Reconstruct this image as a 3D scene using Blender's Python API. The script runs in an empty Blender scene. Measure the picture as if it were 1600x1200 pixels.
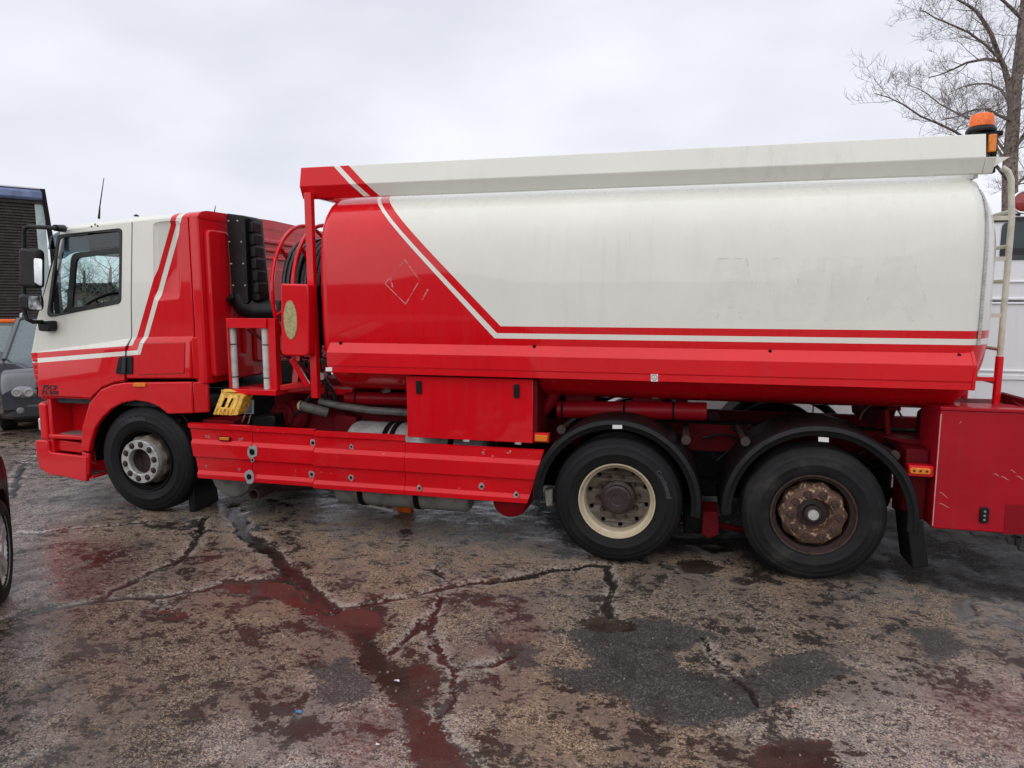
import bpy, bmesh, math, random
import numpy as np
from mathutils import Vector, Matrix
from mathutils.geometry import tessellate_polygon
R = math.radians
random.seed(7)
S = bpy.context.scene
COL = S.collection

# ------------------------------------------------------------------ camera
cd = bpy.data.cameras.new('camera'); cam = bpy.data.objects.new('camera', cd); COL.objects.link(cam)
cam.location = (0, -5.4, 2.05)
cam.rotation_euler = (R(90 - 7.0925), 0, R(13.879))
cd.sensor_width = 36; cd.lens = 36 * 1085 / 1600
cd.clip_start = .05; cd.clip_end = 2000
S.camera = cam

# ------------------------------------------------------------------ overcast sky and veiled sun
SUN_EL, SUN_AZ = 52, 200
wd = bpy.data.worlds.new('World'); S.world = wd; wd.use_nodes = True
nt = wd.node_tree; N = nt.nodes; L = nt.links
for n in list(N): N.remove(n)
out = N.new('ShaderNodeOutputWorld'); bg = N.new('ShaderNodeBackground'); bg.inputs[1].default_value = 0.10
L.new(bg.outputs[0], out.inputs[0])
sky = N.new('ShaderNodeTexSky'); sky.sky_type = 'NISHITA'; sky.sun_disc = False
sky.sun_elevation = R(SUN_EL); sky.sun_rotation = R(SUN_AZ)
tc = N.new('ShaderNodeTexCoord'); mp = N.new('ShaderNodeMapping'); mp.inputs['Scale'].default_value = (1, 1, 2.2)
L.new(tc.outputs['Generated'], mp.inputs[0])
nz = N.new('ShaderNodeTexNoise'); nz.inputs['Scale'].default_value = 2.1; nz.inputs['Detail'].default_value = 4; nz.inputs['Roughness'].default_value = .5
L.new(mp.outputs[0], nz.inputs[0])
rp = N.new('ShaderNodeValToRGB'); e = rp.color_ramp.elements
e[0].position = .32; e[0].color = (6.15, 6.35, 7.1, 1); e[1].position = .68; e[1].color = (8.3, 8.35, 8.95, 1)
L.new(nz.outputs[0], rp.inputs[0])
mx = N.new('ShaderNodeMix'); mx.data_type = 'RGBA'; mx.inputs[0].default_value = .94
L.new(sky.outputs[0], mx.inputs[6]); L.new(rp.outputs[0], mx.inputs[7]); L.new(mx.outputs[2], bg.inputs[0])
sd = bpy.data.lights.new('sun', 'SUN'); sd.energy = 1.3; sd.angle = R(110); sd.color = (1, .97, .93)
so = bpy.data.objects.new('sun', sd); COL.objects.link(so)
# travels from behind the camera, a little from the left, down onto the truck
sdir = Vector((math.sin(R(SUN_AZ)) * math.cos(R(SUN_EL)), math.cos(R(SUN_AZ)) * math.cos(R(SUN_EL)), math.sin(R(SUN_EL))))
so.rotation_euler = sdir.to_track_quat('Z', 'Y').to_euler(); so.location = (0, 0, 30)
S.view_settings.view_transform = 'Standard'; S.view_settings.look = 'None'
S.view_settings.exposure = 0.28; S.view_settings.gamma = 1; S.view_settings.use_curve_mapping = False
S.render.engine = 'CYCLES'; S.cycles.max_bounces = 8; S.cycles.transparent_max_bounces = 16

# ------------------------------------------------------------------ materials
def nmat(name):
    m = bpy.data.materials.new(name); m.use_nodes = True
    nt = m.node_tree; b = nt.nodes['Principled BSDF']
    return m, nt, b
def noise(nt, scale, detail=4, rough=.55, vec=None, dist=0):
    n = nt.nodes.new('ShaderNodeTexNoise'); n.inputs['Scale'].default_value = scale
    n.inputs['Detail'].default_value = detail; n.inputs['Roughness'].default_value = rough; n.inputs['Distortion'].default_value = dist
    if vec is not None: nt.links.new(vec, n.inputs[0])
    return n.outputs[0]
def mth(nt, op, a, b=None, c=None, clamp=False):
    n = nt.nodes.new('ShaderNodeMath'); n.operation = op; n.use_clamp = clamp
    for i, v in enumerate((a, b, c)):
        if v is None: continue
        if isinstance(v, (int, float)): n.inputs[i].default_value = v
        else: nt.links.new(v, n.inputs[i])
    return n.outputs[0]
def sstep(nt, v, a, b):
    n = nt.nodes.new('ShaderNodeMapRange'); n.interpolation_type = 'SMOOTHSTEP'
    nt.links.new(v, n.inputs[0]); n.inputs[1].default_value = a; n.inputs[2].default_value = b
    return n.outputs[0]
def mixc(nt, f, a, b, mode='MIX'):
    n = nt.nodes.new('ShaderNodeMix'); n.data_type = 'RGBA'; n.blend_type = mode
    if isinstance(f, (int, float)): n.inputs[0].default_value = f
    else: nt.links.new(f, n.inputs[0])
    for i, v in ((6, a), (7, b)):
        if isinstance(v, tuple): n.inputs[i].default_value = (v[0], v[1], v[2], 1)
        else: nt.links.new(v, n.inputs[i])
    return n.outputs[2]
def coords(nt, scale=(1, 1, 1)):
    t = nt.nodes.new('ShaderNodeTexCoord'); m = nt.nodes.new('ShaderNodeMapping'); m.inputs['Scale'].default_value = scale
    nt.links.new(t.outputs['Object'], m.inputs[0]); return m.outputs[0]
def bump(nt, b, h, strength=.3, dist=.01):
    n = nt.nodes.new('ShaderNodeBump'); n.inputs['Strength'].default_value = strength; n.inputs['Distance'].default_value = dist
    nt.links.new(h, n.inputs['Height']); nt.links.new(n.outputs[0], b.inputs['Normal'])

def line(p, q, pos):
    """a*x + c*z + d, positive on the side of the point pos"""
    a = q[1] - p[1]; c = -(q[0] - p[0]); n = math.hypot(a, c); a /= n; c /= n; d = -(a * p[0] + c * p[1])
    if a * pos[0] + c * pos[1] + d < 0: a, c, d = -a, -c, -d
    return ('lin', a, c, d)
def comp(nt, ex, x, z):
    k = ex[0]
    if k == 'lin': return mth(nt, 'ADD', mth(nt, 'MULTIPLY_ADD', x, ex[1], ex[3]), mth(nt, 'MULTIPLY', z, ex[2]))
    if k == 'not': return mth(nt, 'MULTIPLY', comp(nt, ex[1], x, z), -1.)
    return mth(nt, 'MAXIMUM' if k == 'or' else 'MINIMUM', comp(nt, ex[1], x, z), comp(nt, ex[2], x, z))

RED = (.60, .004, .010); WHITE = (.71, .71, .645)
def paint(name, base=RED, red=None, rough=.22, dirt=.35, coat=.6, chips=0., streak=(14, 14, 1.1), dirtcol=None, fade=.12):
    m, nt, b = nmat(name); L = nt.links
    v = coords(nt); sp = nt.nodes.new('ShaderNodeSeparateXYZ'); L.new(v, sp.inputs[0])
    col = base
    if red is not None:
        f = mth(nt, 'GREATER_THAN', comp(nt, red, sp.outputs[0], sp.outputs[2]), 0.)
        col = mixc(nt, f, WHITE, RED)
    # sun fade and rain streaks
    n1 = noise(nt, 1.6, 5, .6, v); sv = coords(nt, streak); n2 = noise(nt, 1.0, 5, .6, sv)
    pale = mixc(nt, sstep(nt, n1, .35, .8), (0, 0, 0), (fade, fade, fade))
    if isinstance(col, tuple): col = mixc(nt, 0., col, col)
    col = mixc(nt, 1., col, mixc(nt, 1., pale, col, 'MULTIPLY'), 'ADD')
    dk = dirtcol or (.10, .075, .06)
    dm = mth(nt, 'MULTIPLY', sstep(nt, n2, .5, .85), dirt)
    dm = mth(nt, 'MULTIPLY', dm, sstep(nt, noise(nt, .9, 3, .5, v), .3, .7))
    col = mixc(nt, dm, col, dk)
    sn = noise(nt, 120, 2, .5, v)
    col = mixc(nt, mth(nt, 'MULTIPLY', sstep(nt, sn, .62, .75), dirt * .45), col, dk)
    if chips > 0:
        cn = noise(nt, 22, 6, .7, v); cm = sstep(nt, cn, .72 - chips, .735 - chips)
        col = mixc(nt, cm, col, (.38, .36, .34))
    L.new(col, b.inputs['Base Color'])
    b.inputs['Specular IOR Level'].default_value = .12; b.inputs['Coat Weight'].default_value = coat; b.inputs['Coat Roughness'].default_value = .04
    rr = nt.nodes.new('ShaderNodeMapRange'); L.new(n2, rr.inputs[0]); rr.inputs[1].default_value = .3; rr.inputs[2].default_value = .8
    rr.inputs[3].default_value = rough; rr.inputs[4].default_value = rough + .25; L.new(rr.outputs[0], b.inputs['Roughness'])
    bump(nt, b, noise(nt, 2.2, 4, .55, v), .10, .012)
    return m
def plain(name, col, rough=.5, metal=0., var=.35, scale=9, spec=.5, bmp=0., bscale=60, col2=None, thr=(.45, .62)):
    m, nt, b = nmat(name); v = coords(nt)
    n = noise(nt, scale, 6, .62, v)
    c2 = col2 or tuple(c * (1 - var) for c in col)
    c = mixc(nt, sstep(nt, n, *thr), col, c2)
    c = mixc(nt, mth(nt, 'MULTIPLY', sstep(nt, noise(nt, scale * 9, 3, .6, v), .5, .8), var), c, tuple(x * .45 for x in col))
    nt.links.new(c, b.inputs['Base Color']); b.inputs['Metallic'].default_value = metal
    rr = nt.nodes.new('ShaderNodeMapRange'); nt.links.new(n, rr.inputs[0]); rr.inputs[1].default_value = .3; rr.inputs[2].default_value = .7
    rr.inputs[3].default_value = max(.03, rough - .1); rr.inputs[4].default_value = min(1, rough + .12); nt.links.new(rr.outputs[0], b.inputs['Roughness'])
    b.inputs['Specular IOR Level'].default_value = spec
    if bmp: bump(nt, b, noise(nt, bscale, 4, .6, v), bmp, .006)
    return m
def glass(name, tint=(.84, .93, .92), rough=.01):
    m = bpy.data.materials.new(name); m.use_nodes = True; nt = m.node_tree
    for n in list(nt.nodes): nt.nodes.remove(n)
    o = nt.nodes.new('ShaderNodeOutputMaterial'); t = nt.nodes.new('ShaderNodeBsdfTransparent'); t.inputs[0].default_value = (*tint, 1)
    g = nt.nodes.new('ShaderNodeBsdfGlossy'); g.inputs[1].default_value = rough
    lw = nt.nodes.new('ShaderNodeLayerWeight'); lw.inputs[0].default_value = .5; mx = nt.nodes.new('ShaderNodeMixShader')
    f = mth(nt, 'MULTIPLY_ADD', mth(nt, 'POWER', lw.outputs['Facing'], 4.), .85, .05)
    nt.links.new(f, mx.inputs[0]); nt.links.new(t.outputs[0], mx.inputs[1]); nt.links.new(g.outputs[0], mx.inputs[2]); nt.links.new(mx.outputs[0], o.inputs[0])
    return m

# livery: nested regions share the same corner, red = outer band minus white line plus the solid field
def livery(d1, d2, d3, h1, h2, h3):
    A1, A2, A3 = (('or', d, h) if h else d for d, h in ((d1, h1), (d2, h2), (d3, h3)))
    return ('or', A1, ('and', A3, ('not', A2)))
def zline(z): return ('lin', 0., -1., z)
far = (-20, 0)
TK = [(-2.623,2.903), (-1.746,1.993), (-2.588,2.901), (-1.681,1.983), (-2.506,2.899), (-1.595,1.983)]
hz = [(0.150,1.723)[1], (0.148,1.765)[1], (0.146,1.821)[1]]
tank_mask = livery(line(TK[0], TK[1], far), line(TK[2], TK[3], far), line(TK[4], TK[5], far), *[zline(z) for z in hz])
CK = [(-2.957,3.168), (-2.692,2.913), (-2.897,3.165), (-2.633,2.911), (-2.813,3.167), (-2.544,2.908)]
coam_mask = livery(line(CK[0], CK[1], far), line(CK[2], CK[3], far), line(CK[4], CK[5], far), None, None, None)
rt = (20, 2.5); dn = (-5.5, -20)
cab_mask = livery(line((-4.379,2.800), (-4.837,1.678), rt), line((-4.440,2.790), (-4.887,1.677), rt), line((-4.501,2.781), (-4.966,1.664), rt),
                  line((-6.136,1.417), (-5.026,1.514), dn), line((-6.131,1.461), (-5.022,1.556), dn), line((-6.125,1.517), (-5.018,1.604), dn))
M = {}
M['tank'] = paint('tank_paint', red=tank_mask, rough=.2, dirt=.16, fade=.06)
M['coaming'] = paint('coaming_paint', red=coam_mask, rough=.32, dirt=.22, coat=.3, fade=.05)
M['cab'] = paint('cab_paint', red=cab_mask, rough=.2, dirt=.16, fade=.05)
M['red'] = paint('red_paint', rough=.25, dirt=.25)
M['red_patch'] = paint('darker_red_patch', base=(.22, .003, .010), rough=.4, dirt=.3, coat=.2)
M['red_worn'] = paint('worn_red_paint', rough=.32, dirt=.38, coat=.35, chips=.035, streak=(16, 16, 1.4))
M['red_skirt'] = paint('scuffed_red_paint', rough=.3, dirt=.3, coat=.4, chips=.045, streak=(18, 18, 1.6))
M['red_cabinet'] = paint('dull_red_paint', base=(.34, .005, .014), rough=.38, dirt=.35, coat=.25, chips=.0, fade=.2)
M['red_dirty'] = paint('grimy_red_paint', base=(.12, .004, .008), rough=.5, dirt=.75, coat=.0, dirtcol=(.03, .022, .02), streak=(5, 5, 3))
M['red_pipe'] = paint('pipe_red_paint', base=(.22, .003, .008), rough=.35, dirt=.5, coat=.1, dirtcol=(.04, .025, .02), streak=(5, 5, 3))
M['pvc'] = plain('grey_tube', (.55, .55, .52), .5, var=.2)
M['ladder'] = plain('cream_ladder_paint', (.60, .57, .47), .4, var=.2)
M['white'] = plain('white_plastic', (.75, .75, .73), .4, var=.1)
M['cream'] = plain('cream_steel', (.50, .42, .29), .33, metal=.0, var=.35, scale=14, col2=(.30, .22, .13), thr=(.52, .8))
M['black'] = plain('black_plastic', (.006, .006, .007), .42, var=.3, spec=.28)
M['blackm'] = plain('black_metal', (.005, .005, .006), .5, var=.3, spec=.2)
M['grime'] = plain('chassis_grime', (.007, .006, .006), .8, spec=.15, var=.4, scale=12, bmp=.3)
M['seal'] = plain('rubber_seal', (.010, .010, .011), .45, var=.2)
M['tyre'] = plain('tyre_rubber', (.008, .008, .009), .6, var=.35, scale=7, spec=.24, bmp=.25, bscale=40, col2=(.018, .017, .016), thr=(.5, .8))
M['tyre_muddy'] = plain('muddy_tyre_rubber', (.010, .010, .011), .66, scale=4.2, var=.3, spec=.25, bmp=.25, bscale=40, col2=(.042, .039, .035), thr=(.45, .8))
M['letter'] = plain('tyre_letter', (.055, .055, .058), .55, var=.2, spec=.4)
M['steel'] = plain('dull_steel', (.46, .45, .44), .4, metal=.35, var=.35, scale=25)
M['rust'] = plain('rusty_steel', (.085, .040, .026), .7, var=.4, scale=22, bmp=.6, bscale=70, col2=(.36, .25, .14), thr=(.55, .64))
M['rustd'] = plain('dark_rust', (.055, .028, .022), .7, var=.4, scale=24, bmp=.5, col2=(.03, .018, .016))
M['darkhub'] = plain('oily_hub', (.038, .022, .022), .5, var=.4, scale=30)
M['brown'] = plain('dirty_disc', (.115, .092, .068), .5, var=.45, scale=15, col2=(.08, .06, .045))
M['alu'] = plain('weathered_aluminium', (.52, .51, .49), .42, metal=.3, var=.3, scale=12)
M['tankgrey'] = plain('grey_tank', (.25, .245, .23), .5, metal=.2, var=.35, scale=8)
M['amber'] = plain('amber_lens', (.80, .22, .012), .25, var=.3, scale=60)
M['orange'] = plain('orange_lens', (.95, .16, .012), .16, var=.25, scale=60)
M['yellow'] = plain('yellow_plastic', (.85, .50, .08), .5, var=.3, scale=30, col2=(.5, .25, .03))
M['blue'] = plain('blue_label', (.07, .25, .5), .5, var=.3, scale=60)
M['beige'] = plain('beige_disc', (.42, .36, .17), .55, var=.25, scale=40, col2=(.28, .23, .1))
M['glass'] = glass('window_glass')
M['dglass'] = glass('tinted_glass', (.42, .47, .50))
M['mirror'] = plain('mirror_glass', (.8, .82, .84), .12, metal=1., var=.02); 
M['chrome'] = plain('chrome', (.75, .76, .78), .15, metal=1., var=.1)
M['trim'] = plain('cab_trim', (.03, .031, .034), .7, var=.3)
M['seatcloth'] = plain('seat_cloth', (.05, .052, .06), .9, var=.3)
M['liner'] = plain('cab_liner', (.30, .31, .31), .8, var=.15)
M['dullhose'] = plain('dull_hose', (.13, .125, .115), .55, var=.35, scale=10)
M['hose'] = plain('black_hose', (.010, .011, .012), .32, var=.25, scale=20)
M['wire'] = plain('black_cable', (.012, .012, .013), .5, var=.2)
M['tread'] = plain('step_tread', (.22, .20, .19), .5, metal=.3, var=.5, scale=60)

# ------------------------------------------------------------------ geometry helpers
def rnd(poly, r, n=4):
    """fillet the corners of a 2D polygon; r a number or a list"""
    o = []; k = len(poly)
    for i in range(k):
        p = Vector(poly[i]); a = Vector(poly[i - 1]) - p; b = Vector(poly[(i + 1) % k]) - p
        rr = r[i] if isinstance(r, (list, tuple)) else r
        if rr <= 0: o.append(tuple(p)); continue
        la, lb = a.length, b.length; a.normalize(); b.normalize()
        ang = a.angle(b)
        if ang > 3.1: o.append(tuple(p)); continue
        d = min(rr / math.tan(ang / 2), la * .48, lb * .48)
        s, e = p + a * d, p + b * d
        for j in range(n + 1):
            t = j / n; o.append(tuple((1 - t) ** 2 * s + 2 * t * (1 - t) * p + t * t * e))
    return o
def ell(c, a, b, n=24): return [(c[0] + a * math.cos(2 * math.pi * i / n), c[1] + b * math.sin(2 * math.pi * i / n)) for i in range(n)]
def rect(x0, z0, x1, z1): return [(x0, z0), (x1, z0), (x1, z1), (x0, z1)]

class MB:
    def __init__(s, M=None): s.v = []; s.f = []; s.M = M
    def add(s, vs, fs):
        b = len(s.v)
        if s.M is not None: vs = [s.M @ Vector(p) for p in vs]
        s.v += [tuple(p) for p in vs]; s.f += [tuple(b + i for i in f) for f in fs]; return s
    def box(s, a, b):
        x0, x1 = sorted((a[0], b[0])); y0, y1 = sorted((a[1], b[1])); z0, z1 = sorted((a[2], b[2]))
        vs = [(x, y, z) for x in (x0, x1) for y in (y0, y1) for z in (z0, z1)]
        return s.add(vs, [(0, 1, 3, 2), (4, 6, 7, 5), (0, 4, 5, 1), (2, 3, 7, 6), (0, 2, 6, 4), (1, 5, 7, 3)])
    def prism(s, poly, a, b, holes=(), axis='y', b_poly=None):
        """flat polygon (with holes) in the plane across `axis`, solid between a and b"""
        loops = [list(poly)] + [list(h) for h in holes]
        def p3(p, t):
            return {'y': (p[0], t, p[1]), 'x': (t, p[0], p[1]), 'z': (p[0], p[1], t)}[axis]
        flat = [p for l in loops for p in l]; n = len(flat)
        if len(loops) == 1 and b_poly is None: caps = [tuple(range(n))]
        else: caps = [tuple(t) for t in tessellate_polygon([[Vector((p[0], p[1], 0)) for p in l] for l in loops])]
        vs = [p3(p, a) for p in flat] + [p3(p, b) for p in (b_poly or flat)]
        fs = list(caps) + [tuple(n + i for i in reversed(c)) for c in caps]
        o = 0
        for l in loops:
            k = len(l); fs += [(o + i, o + (i + 1) % k, n + o + (i + 1) % k, n + o + i) for i in range(k)]; o += k
        return s.add(vs, fs)
    def loft(s, rings, closed=True, cap=True):
        n = len(rings[0]); vs = [p for r in rings for p in r]; fs = []
        for i in range(len(rings) - 1):
            for j in range(n if closed else n - 1):
                k = (j + 1) % n; fs.append((i * n + j, i * n + k, (i + 1) * n + k, (i + 1) * n + j))
        if cap and closed: fs += [tuple(range(n - 1, -1, -1)), tuple((len(rings) - 1) * n + j for j in range(n))]
        return s.add(vs, fs)
    def tube(s, pts, r, n=8, cap=True):
        pts = [Vector(p) for p in pts]; rs = r if isinstance(r, (list, tuple)) else [r] * len(pts)
        rings = []; up = None
        for i, p in enumerate(pts):
            t = (pts[min(i + 1, len(pts) - 1)] - pts[max(i - 1, 0)]).normalized()
            if up is None: up = Vector((0, 0, 1)) if abs(t.z) < .9 else Vector((1, 0, 0))
            u = t.cross(up)
            if u.length < 1e-4: u = t.cross(Vector((0, 1, 0)))
            u.normalize(); w = u.cross(t).normalized(); up = w
            rings.append([p + (u * math.cos(2 * math.pi * j / n) + w * math.sin(2 * math.pi * j / n)) * rs[i] for j in range(n)])
        return s.loft(rings, True, cap)
    def bar(s, p, q, w, h):
        """square bar from p to q"""
        p, q = Vector(p), Vector(q); t = (q - p).normalized(); up = Vector((0, 0, 1)) if abs(t.z) < .9 else Vector((0, 1, 0))
        u = t.cross(up).normalized() * w / 2; v = u.cross(t).normalized() * h / 2
        return s.loft([[a + u + v, a - u + v, a - u - v, a + u - v] for a in (p, q)])
    def lathe(s, prof, c, n=48, a0=0, a1=2 * math.pi, mod=None, axis='y', cap=False):
        full = abs(a1 - a0) > 6.28; m = n if full else n + 1; rings = []
        for i in range(m):
            a = a0 + (a1 - a0) * i / n; rr = []
            for k, (r, y) in enumerate(prof):
                if mod: r = r * mod(a, k)
                if axis == 'y': rr.append((c[0] + r * math.cos(a), c[1] + y, c[2] + r * math.sin(a)))
                elif axis == 'x': rr.append((c[0] + y, c[1] + r * math.cos(a), c[2] + r * math.sin(a)))
                else: rr.append((c[0] + r * math.cos(a), c[1] + r * math.sin(a), c[2] + y))
            rings.append(rr)
        k = len(prof); vs = [p for r in rings for p in r]; fs = []
        for i in range(n):
            a, b = i * k, ((i + 1) % m) * k
            fs += [(a + j, a + j + 1, b + j + 1, b + j) for j in range(k - 1)]
        if not full and cap: fs += [tuple(range(k)), tuple((m - 1) * k + j for j in range(k))]
        return s.add(vs, fs)
    def pad(s, outer, inner, y0, y1):
        n = len(outer); vs = [(p[0], y0, p[1]) for p in outer] + [(p[0], y1, p[1]) for p in inner]
        fs = [(i, (i + 1) % n, n + (i + 1) % n, n + i) for i in range(n)]
        fs += [tuple(n + a for a in t) for t in tessellate_polygon([[Vector((p[0], p[1], 0)) for p in inner]])]
        fs += [tuple(t) for t in tessellate_polygon([[Vector((p[0], p[1], 0)) for p in outer]])]
        return s.add(vs, fs)

WPOS = {}
def wpos(o): return WPOS.get(o.name, Vector((0, 0, 0)))
def link(o, parent=None, at=(0, 0, 0)):
    COL.objects.link(o); WPOS[o.name] = Vector(at)
    if parent is not None: o.parent = parent; o.location = Vector(at) - wpos(parent)
    else: o.location = at
    return o
def mesh_of(name, mb, mat, sm=32):
    me = bpy.data.meshes.new(name); bm = bmesh.new()
    vs = [bm.verts.new(p) for p in mb.v]
    for f in mb.f:
        if len(set(f)) < 3: continue
        try: bm.faces.new([vs[i] for i in f])
        except ValueError: pass
    bmesh.ops.remove_doubles(bm, verts=bm.verts, dist=1e-5)
    bmesh.ops.recalc_face_normals(bm, faces=bm.faces); bm.to_mesh(me); bm.free()
    if mat is not None: me.materials.append(mat)
    if sm:
        me.polygons.foreach_set('use_smooth', [True] * len(me.polygons)); me.set_sharp_from_angle(angle=R(sm))
    return me
def part(name, mb, mat, parent=None, bev=0, seg=2, sm=32, at=(0, 0, 0)):
    if isinstance(mat, str): mat = M[mat]
    o = bpy.data.objects.new(name, mesh_of(name, mb, mat, sm)); link(o, parent, at)
    if bev:
        b = o.modifiers.new('bevel', 'BEVEL'); b.width = bev; b.segments = seg; b.limit_method = 'ANGLE'; b.angle_limit = R(38)
        b.harden_normals = False; b.miter_outer = 'MITER_ARC'
    return o
def tag(o, label, cat, group=None):
    o['label'] = label; o['category'] = cat
    if group: o['group'] = group
    return o
def thing(name, label, cat, at, group=None):
    o = bpy.data.objects.new(name, None); o.empty_display_size = .3; link(o, None, at); return tag(o, label, cat, group)
def structure(o): o['kind'] = 'structure'; return o
def dup(o, parent, delta):
    c = o.copy(); COL.objects.link(c); c.parent = parent; WPOS[c.name] = wpos(o) + Vector(delta)
    c.location = WPOS[c.name] - (wpos(parent) if parent else Vector((0, 0, 0)))
    return c
def dup_tree(o, parent, delta):
    c = dup(o, parent, delta)
    for ch in list(o.children): dup_tree(ch, c, delta)
    return c
def text_mesh(txt, size, extrude=.0, bold=0., shear=0.):
    cu = bpy.data.curves.new('lettering', 'FONT'); cu.body = txt; cu.size = size; cu.extrude = extrude; cu.align_x = 'CENTER'; cu.align_y = 'CENTER'
    cu.offset = bold; cu.shear = shear; cu.resolution_u = 3
    o = bpy.data.objects.new('lettering', cu); COL.objects.link(o)
    dg = bpy.context.evaluated_depsgraph_get(); me = o.evaluated_get(dg).to_mesh()
    vs = [v.co.copy() for v in me.vertices]; fs = [tuple(p.vertices) for p in me.polygons]
    o.evaluated_get(dg).to_mesh_clear(); bpy.data.objects.remove(o); bpy.data.curves.remove(cu)
    return vs, fs
def gz(x):
    t = min(1, max(0, (x + 4.9) / 4.4)); return -.06 * t * t * (3 - 2 * t)

# ------------------------------------------------------------------ ground: broken wet concrete slabs with flooded joints
CRACKS = [  # (half width, polyline)
 (.022, [(-4.214,-2.070),(-4.064,-1.906),(-3.864,-1.669),(-3.528,-1.520),(-3.238,-1.293),(-3.192,-1.139),(-2.845,-0.975),(-2.800,-0.899)]),
 (.020, [(-3.864,-1.669),(-3.879,-1.277),(-3.822,-0.977),(-3.914,-0.643),(-4.060,-0.361),(-4.323,0.022)]),
 (.055, [(-4.315,0.440),(-3.673,-0.249),(-3.188,-0.609),(-2.809,-0.902),(-2.509,-1.146),(-2.259,-1.358)]),
 (.016, [(-2.259,-1.358),(-2.108,-1.253),(-1.978,-1.122),(-1.778,-0.966),(-1.575,-0.783),(-1.401,-0.627),(-1.205,-0.523)]),
 (.030, [(-1.205,-0.523),(-0.957,-0.277),(-0.750,-0.142),(-0.557,-0.065)]),
 (.026, [(-0.557,-0.065),(-0.463,-0.342),(-0.459,-0.656),(-0.444,-0.962)]),
 (.014, [(-1.575,-0.783),(-1.688,-0.671),(-1.868,-0.533)]),
 (.020, [(-1.600,-0.992),(-1.570,-1.382),(-1.609,-1.611),(-1.627,-1.792)]),
 (.013, [(-1.555,-1.423),(-1.379,-1.724),(-1.223,-1.887),(-1.151,-2.067),(-1.137,-2.290),(-1.073,-2.403),(-0.838,-2.612),(-0.657,-2.743)]),
 (.012, [(-1.223,-1.887),(-1.059,-1.736),(-0.932,-1.628)]),
 (.014, [(-5.662,-0.739),(-5.379,-0.618),(-5.108,-0.408),(-4.753,-0.189)]),
 (.030, [(-6.746,0.176),(-7.665,1.060),(-8.529,2.047),(-9.052,2.724),(-9.968,3.806)]),
 (.012, [(0.178,-1.150),(0.278,-1.437),(0.420,-1.795)]),
 (.010, [(-3.528,-1.520),(-3.317,-1.646),(-3.256,-1.707)]),
]
PUDDLES = [
 [(-3.238,-1.258),(-3.229,-1.125),(-3.027,-1.066),(-2.816,-0.979),(-2.563,-1.139),(-2.284,-1.355),(-2.104,-1.262),(-1.954,-1.260),(-1.821,-1.452),(-1.805,-1.649),(-1.685,-1.792),(-1.529,-1.899),(-1.426,-1.812),(-1.287,-1.890),(-1.265,-2.033),(-1.300,-2.229),(-1.098,-2.399),(-0.855,-2.607),(-0.922,-2.810),(-1.177,-2.618),(-1.358,-2.303),(-1.693,-2.015),(-1.872,-1.766),(-2.064,-1.611),(-2.308,-1.498),(-2.494,-1.406),(-2.709,-1.314),(-2.930,-1.325)],
 [(-0.605,-1.125),(-0.517,-0.999),(-0.357,-0.988),(-0.221,-1.030),(-0.275,-1.133),(-0.411,-1.193),(-0.517,-1.166)],
 [(0.418,-2.131),(0.573,-2.043),(0.748,-2.030),(0.717,-2.190),(0.656,-2.378),(0.359,-2.451),(0.347,-2.282)],
 [(-3.364,-1.709),(-3.284,-1.656),(-3.111,-1.703),(-3.090,-1.772),(-3.207,-1.806)],
 [(0.012,0.103),(0.164,0.254),(0.357,0.119),(0.206,-0.063),(0.062,-0.060)],
 [(1.887,-0.163),(2.039,-0.072),(1.961,-0.396),(1.820,-0.479)],
 [(0.089,0.572),(0.333,0.697),(0.480,0.511),(0.268,0.368)],
]
PATCH = [
 [(-0.704,-1.284),(-0.369,-0.991),(-0.061,-0.915),(0.181,-1.020),(0.331,-1.138),(0.025,-1.310),(-0.010,-1.494),(0.271,-1.579),(0.489,-1.421),(0.637,-1.214),(0.918,-1.129),(0.962,-1.339),(0.770,-1.574),(0.485,-1.779),(0.312,-1.982),(0.185,-2.077),(-0.031,-2.077),(-0.162,-1.986),(-0.302,-1.901),(-0.508,-1.902),(-0.661,-1.741),(-0.476,-1.623),(-0.581,-1.420)],
 [(1.438,-0.754),(1.666,-0.609),(1.748,-0.845),(1.633,-1.028),(1.426,-1.042)],
 [(-2.039,-2.041),(-1.851,-1.900),(-1.596,-2.057),(-1.576,-2.333),(-1.786,-2.349)],
 [(-1.132,-1.481),(-0.846,-1.488),(-0.763,-1.695),(-0.898,-1.766)],
]
TRUCK_SHADE = [  # outline of the shade under the truck, put into the ground colour
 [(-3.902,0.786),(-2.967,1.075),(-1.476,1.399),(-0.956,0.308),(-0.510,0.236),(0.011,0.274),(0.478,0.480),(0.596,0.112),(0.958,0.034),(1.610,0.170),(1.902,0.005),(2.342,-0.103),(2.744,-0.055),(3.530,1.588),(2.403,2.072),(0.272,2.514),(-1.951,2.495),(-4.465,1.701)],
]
STAIN_REFLECTION = [   # rust-red sediment; the first outline paints the cab's red reflection
 [(-5.149,-0.892),(-4.886,-0.632),(-4.372,-0.693),(-3.851,-1.244),(-3.773,-1.654),(-4.217,-1.692)],
 [(1.427,-1.455),(1.748,-1.247),(2.007,-1.216),(1.685,-1.951),(1.419,-1.970),(1.316,-1.797)],
 [(-1.127,-1.350),(-0.908,-1.202),(-0.786,-1.390),(-0.941,-1.591),(-1.110,-1.557)],
 [(-1.626,-2.375),(-1.374,-2.307),(-1.148,-2.610),(-1.366,-2.758),(-1.599,-2.683)],
]
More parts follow.
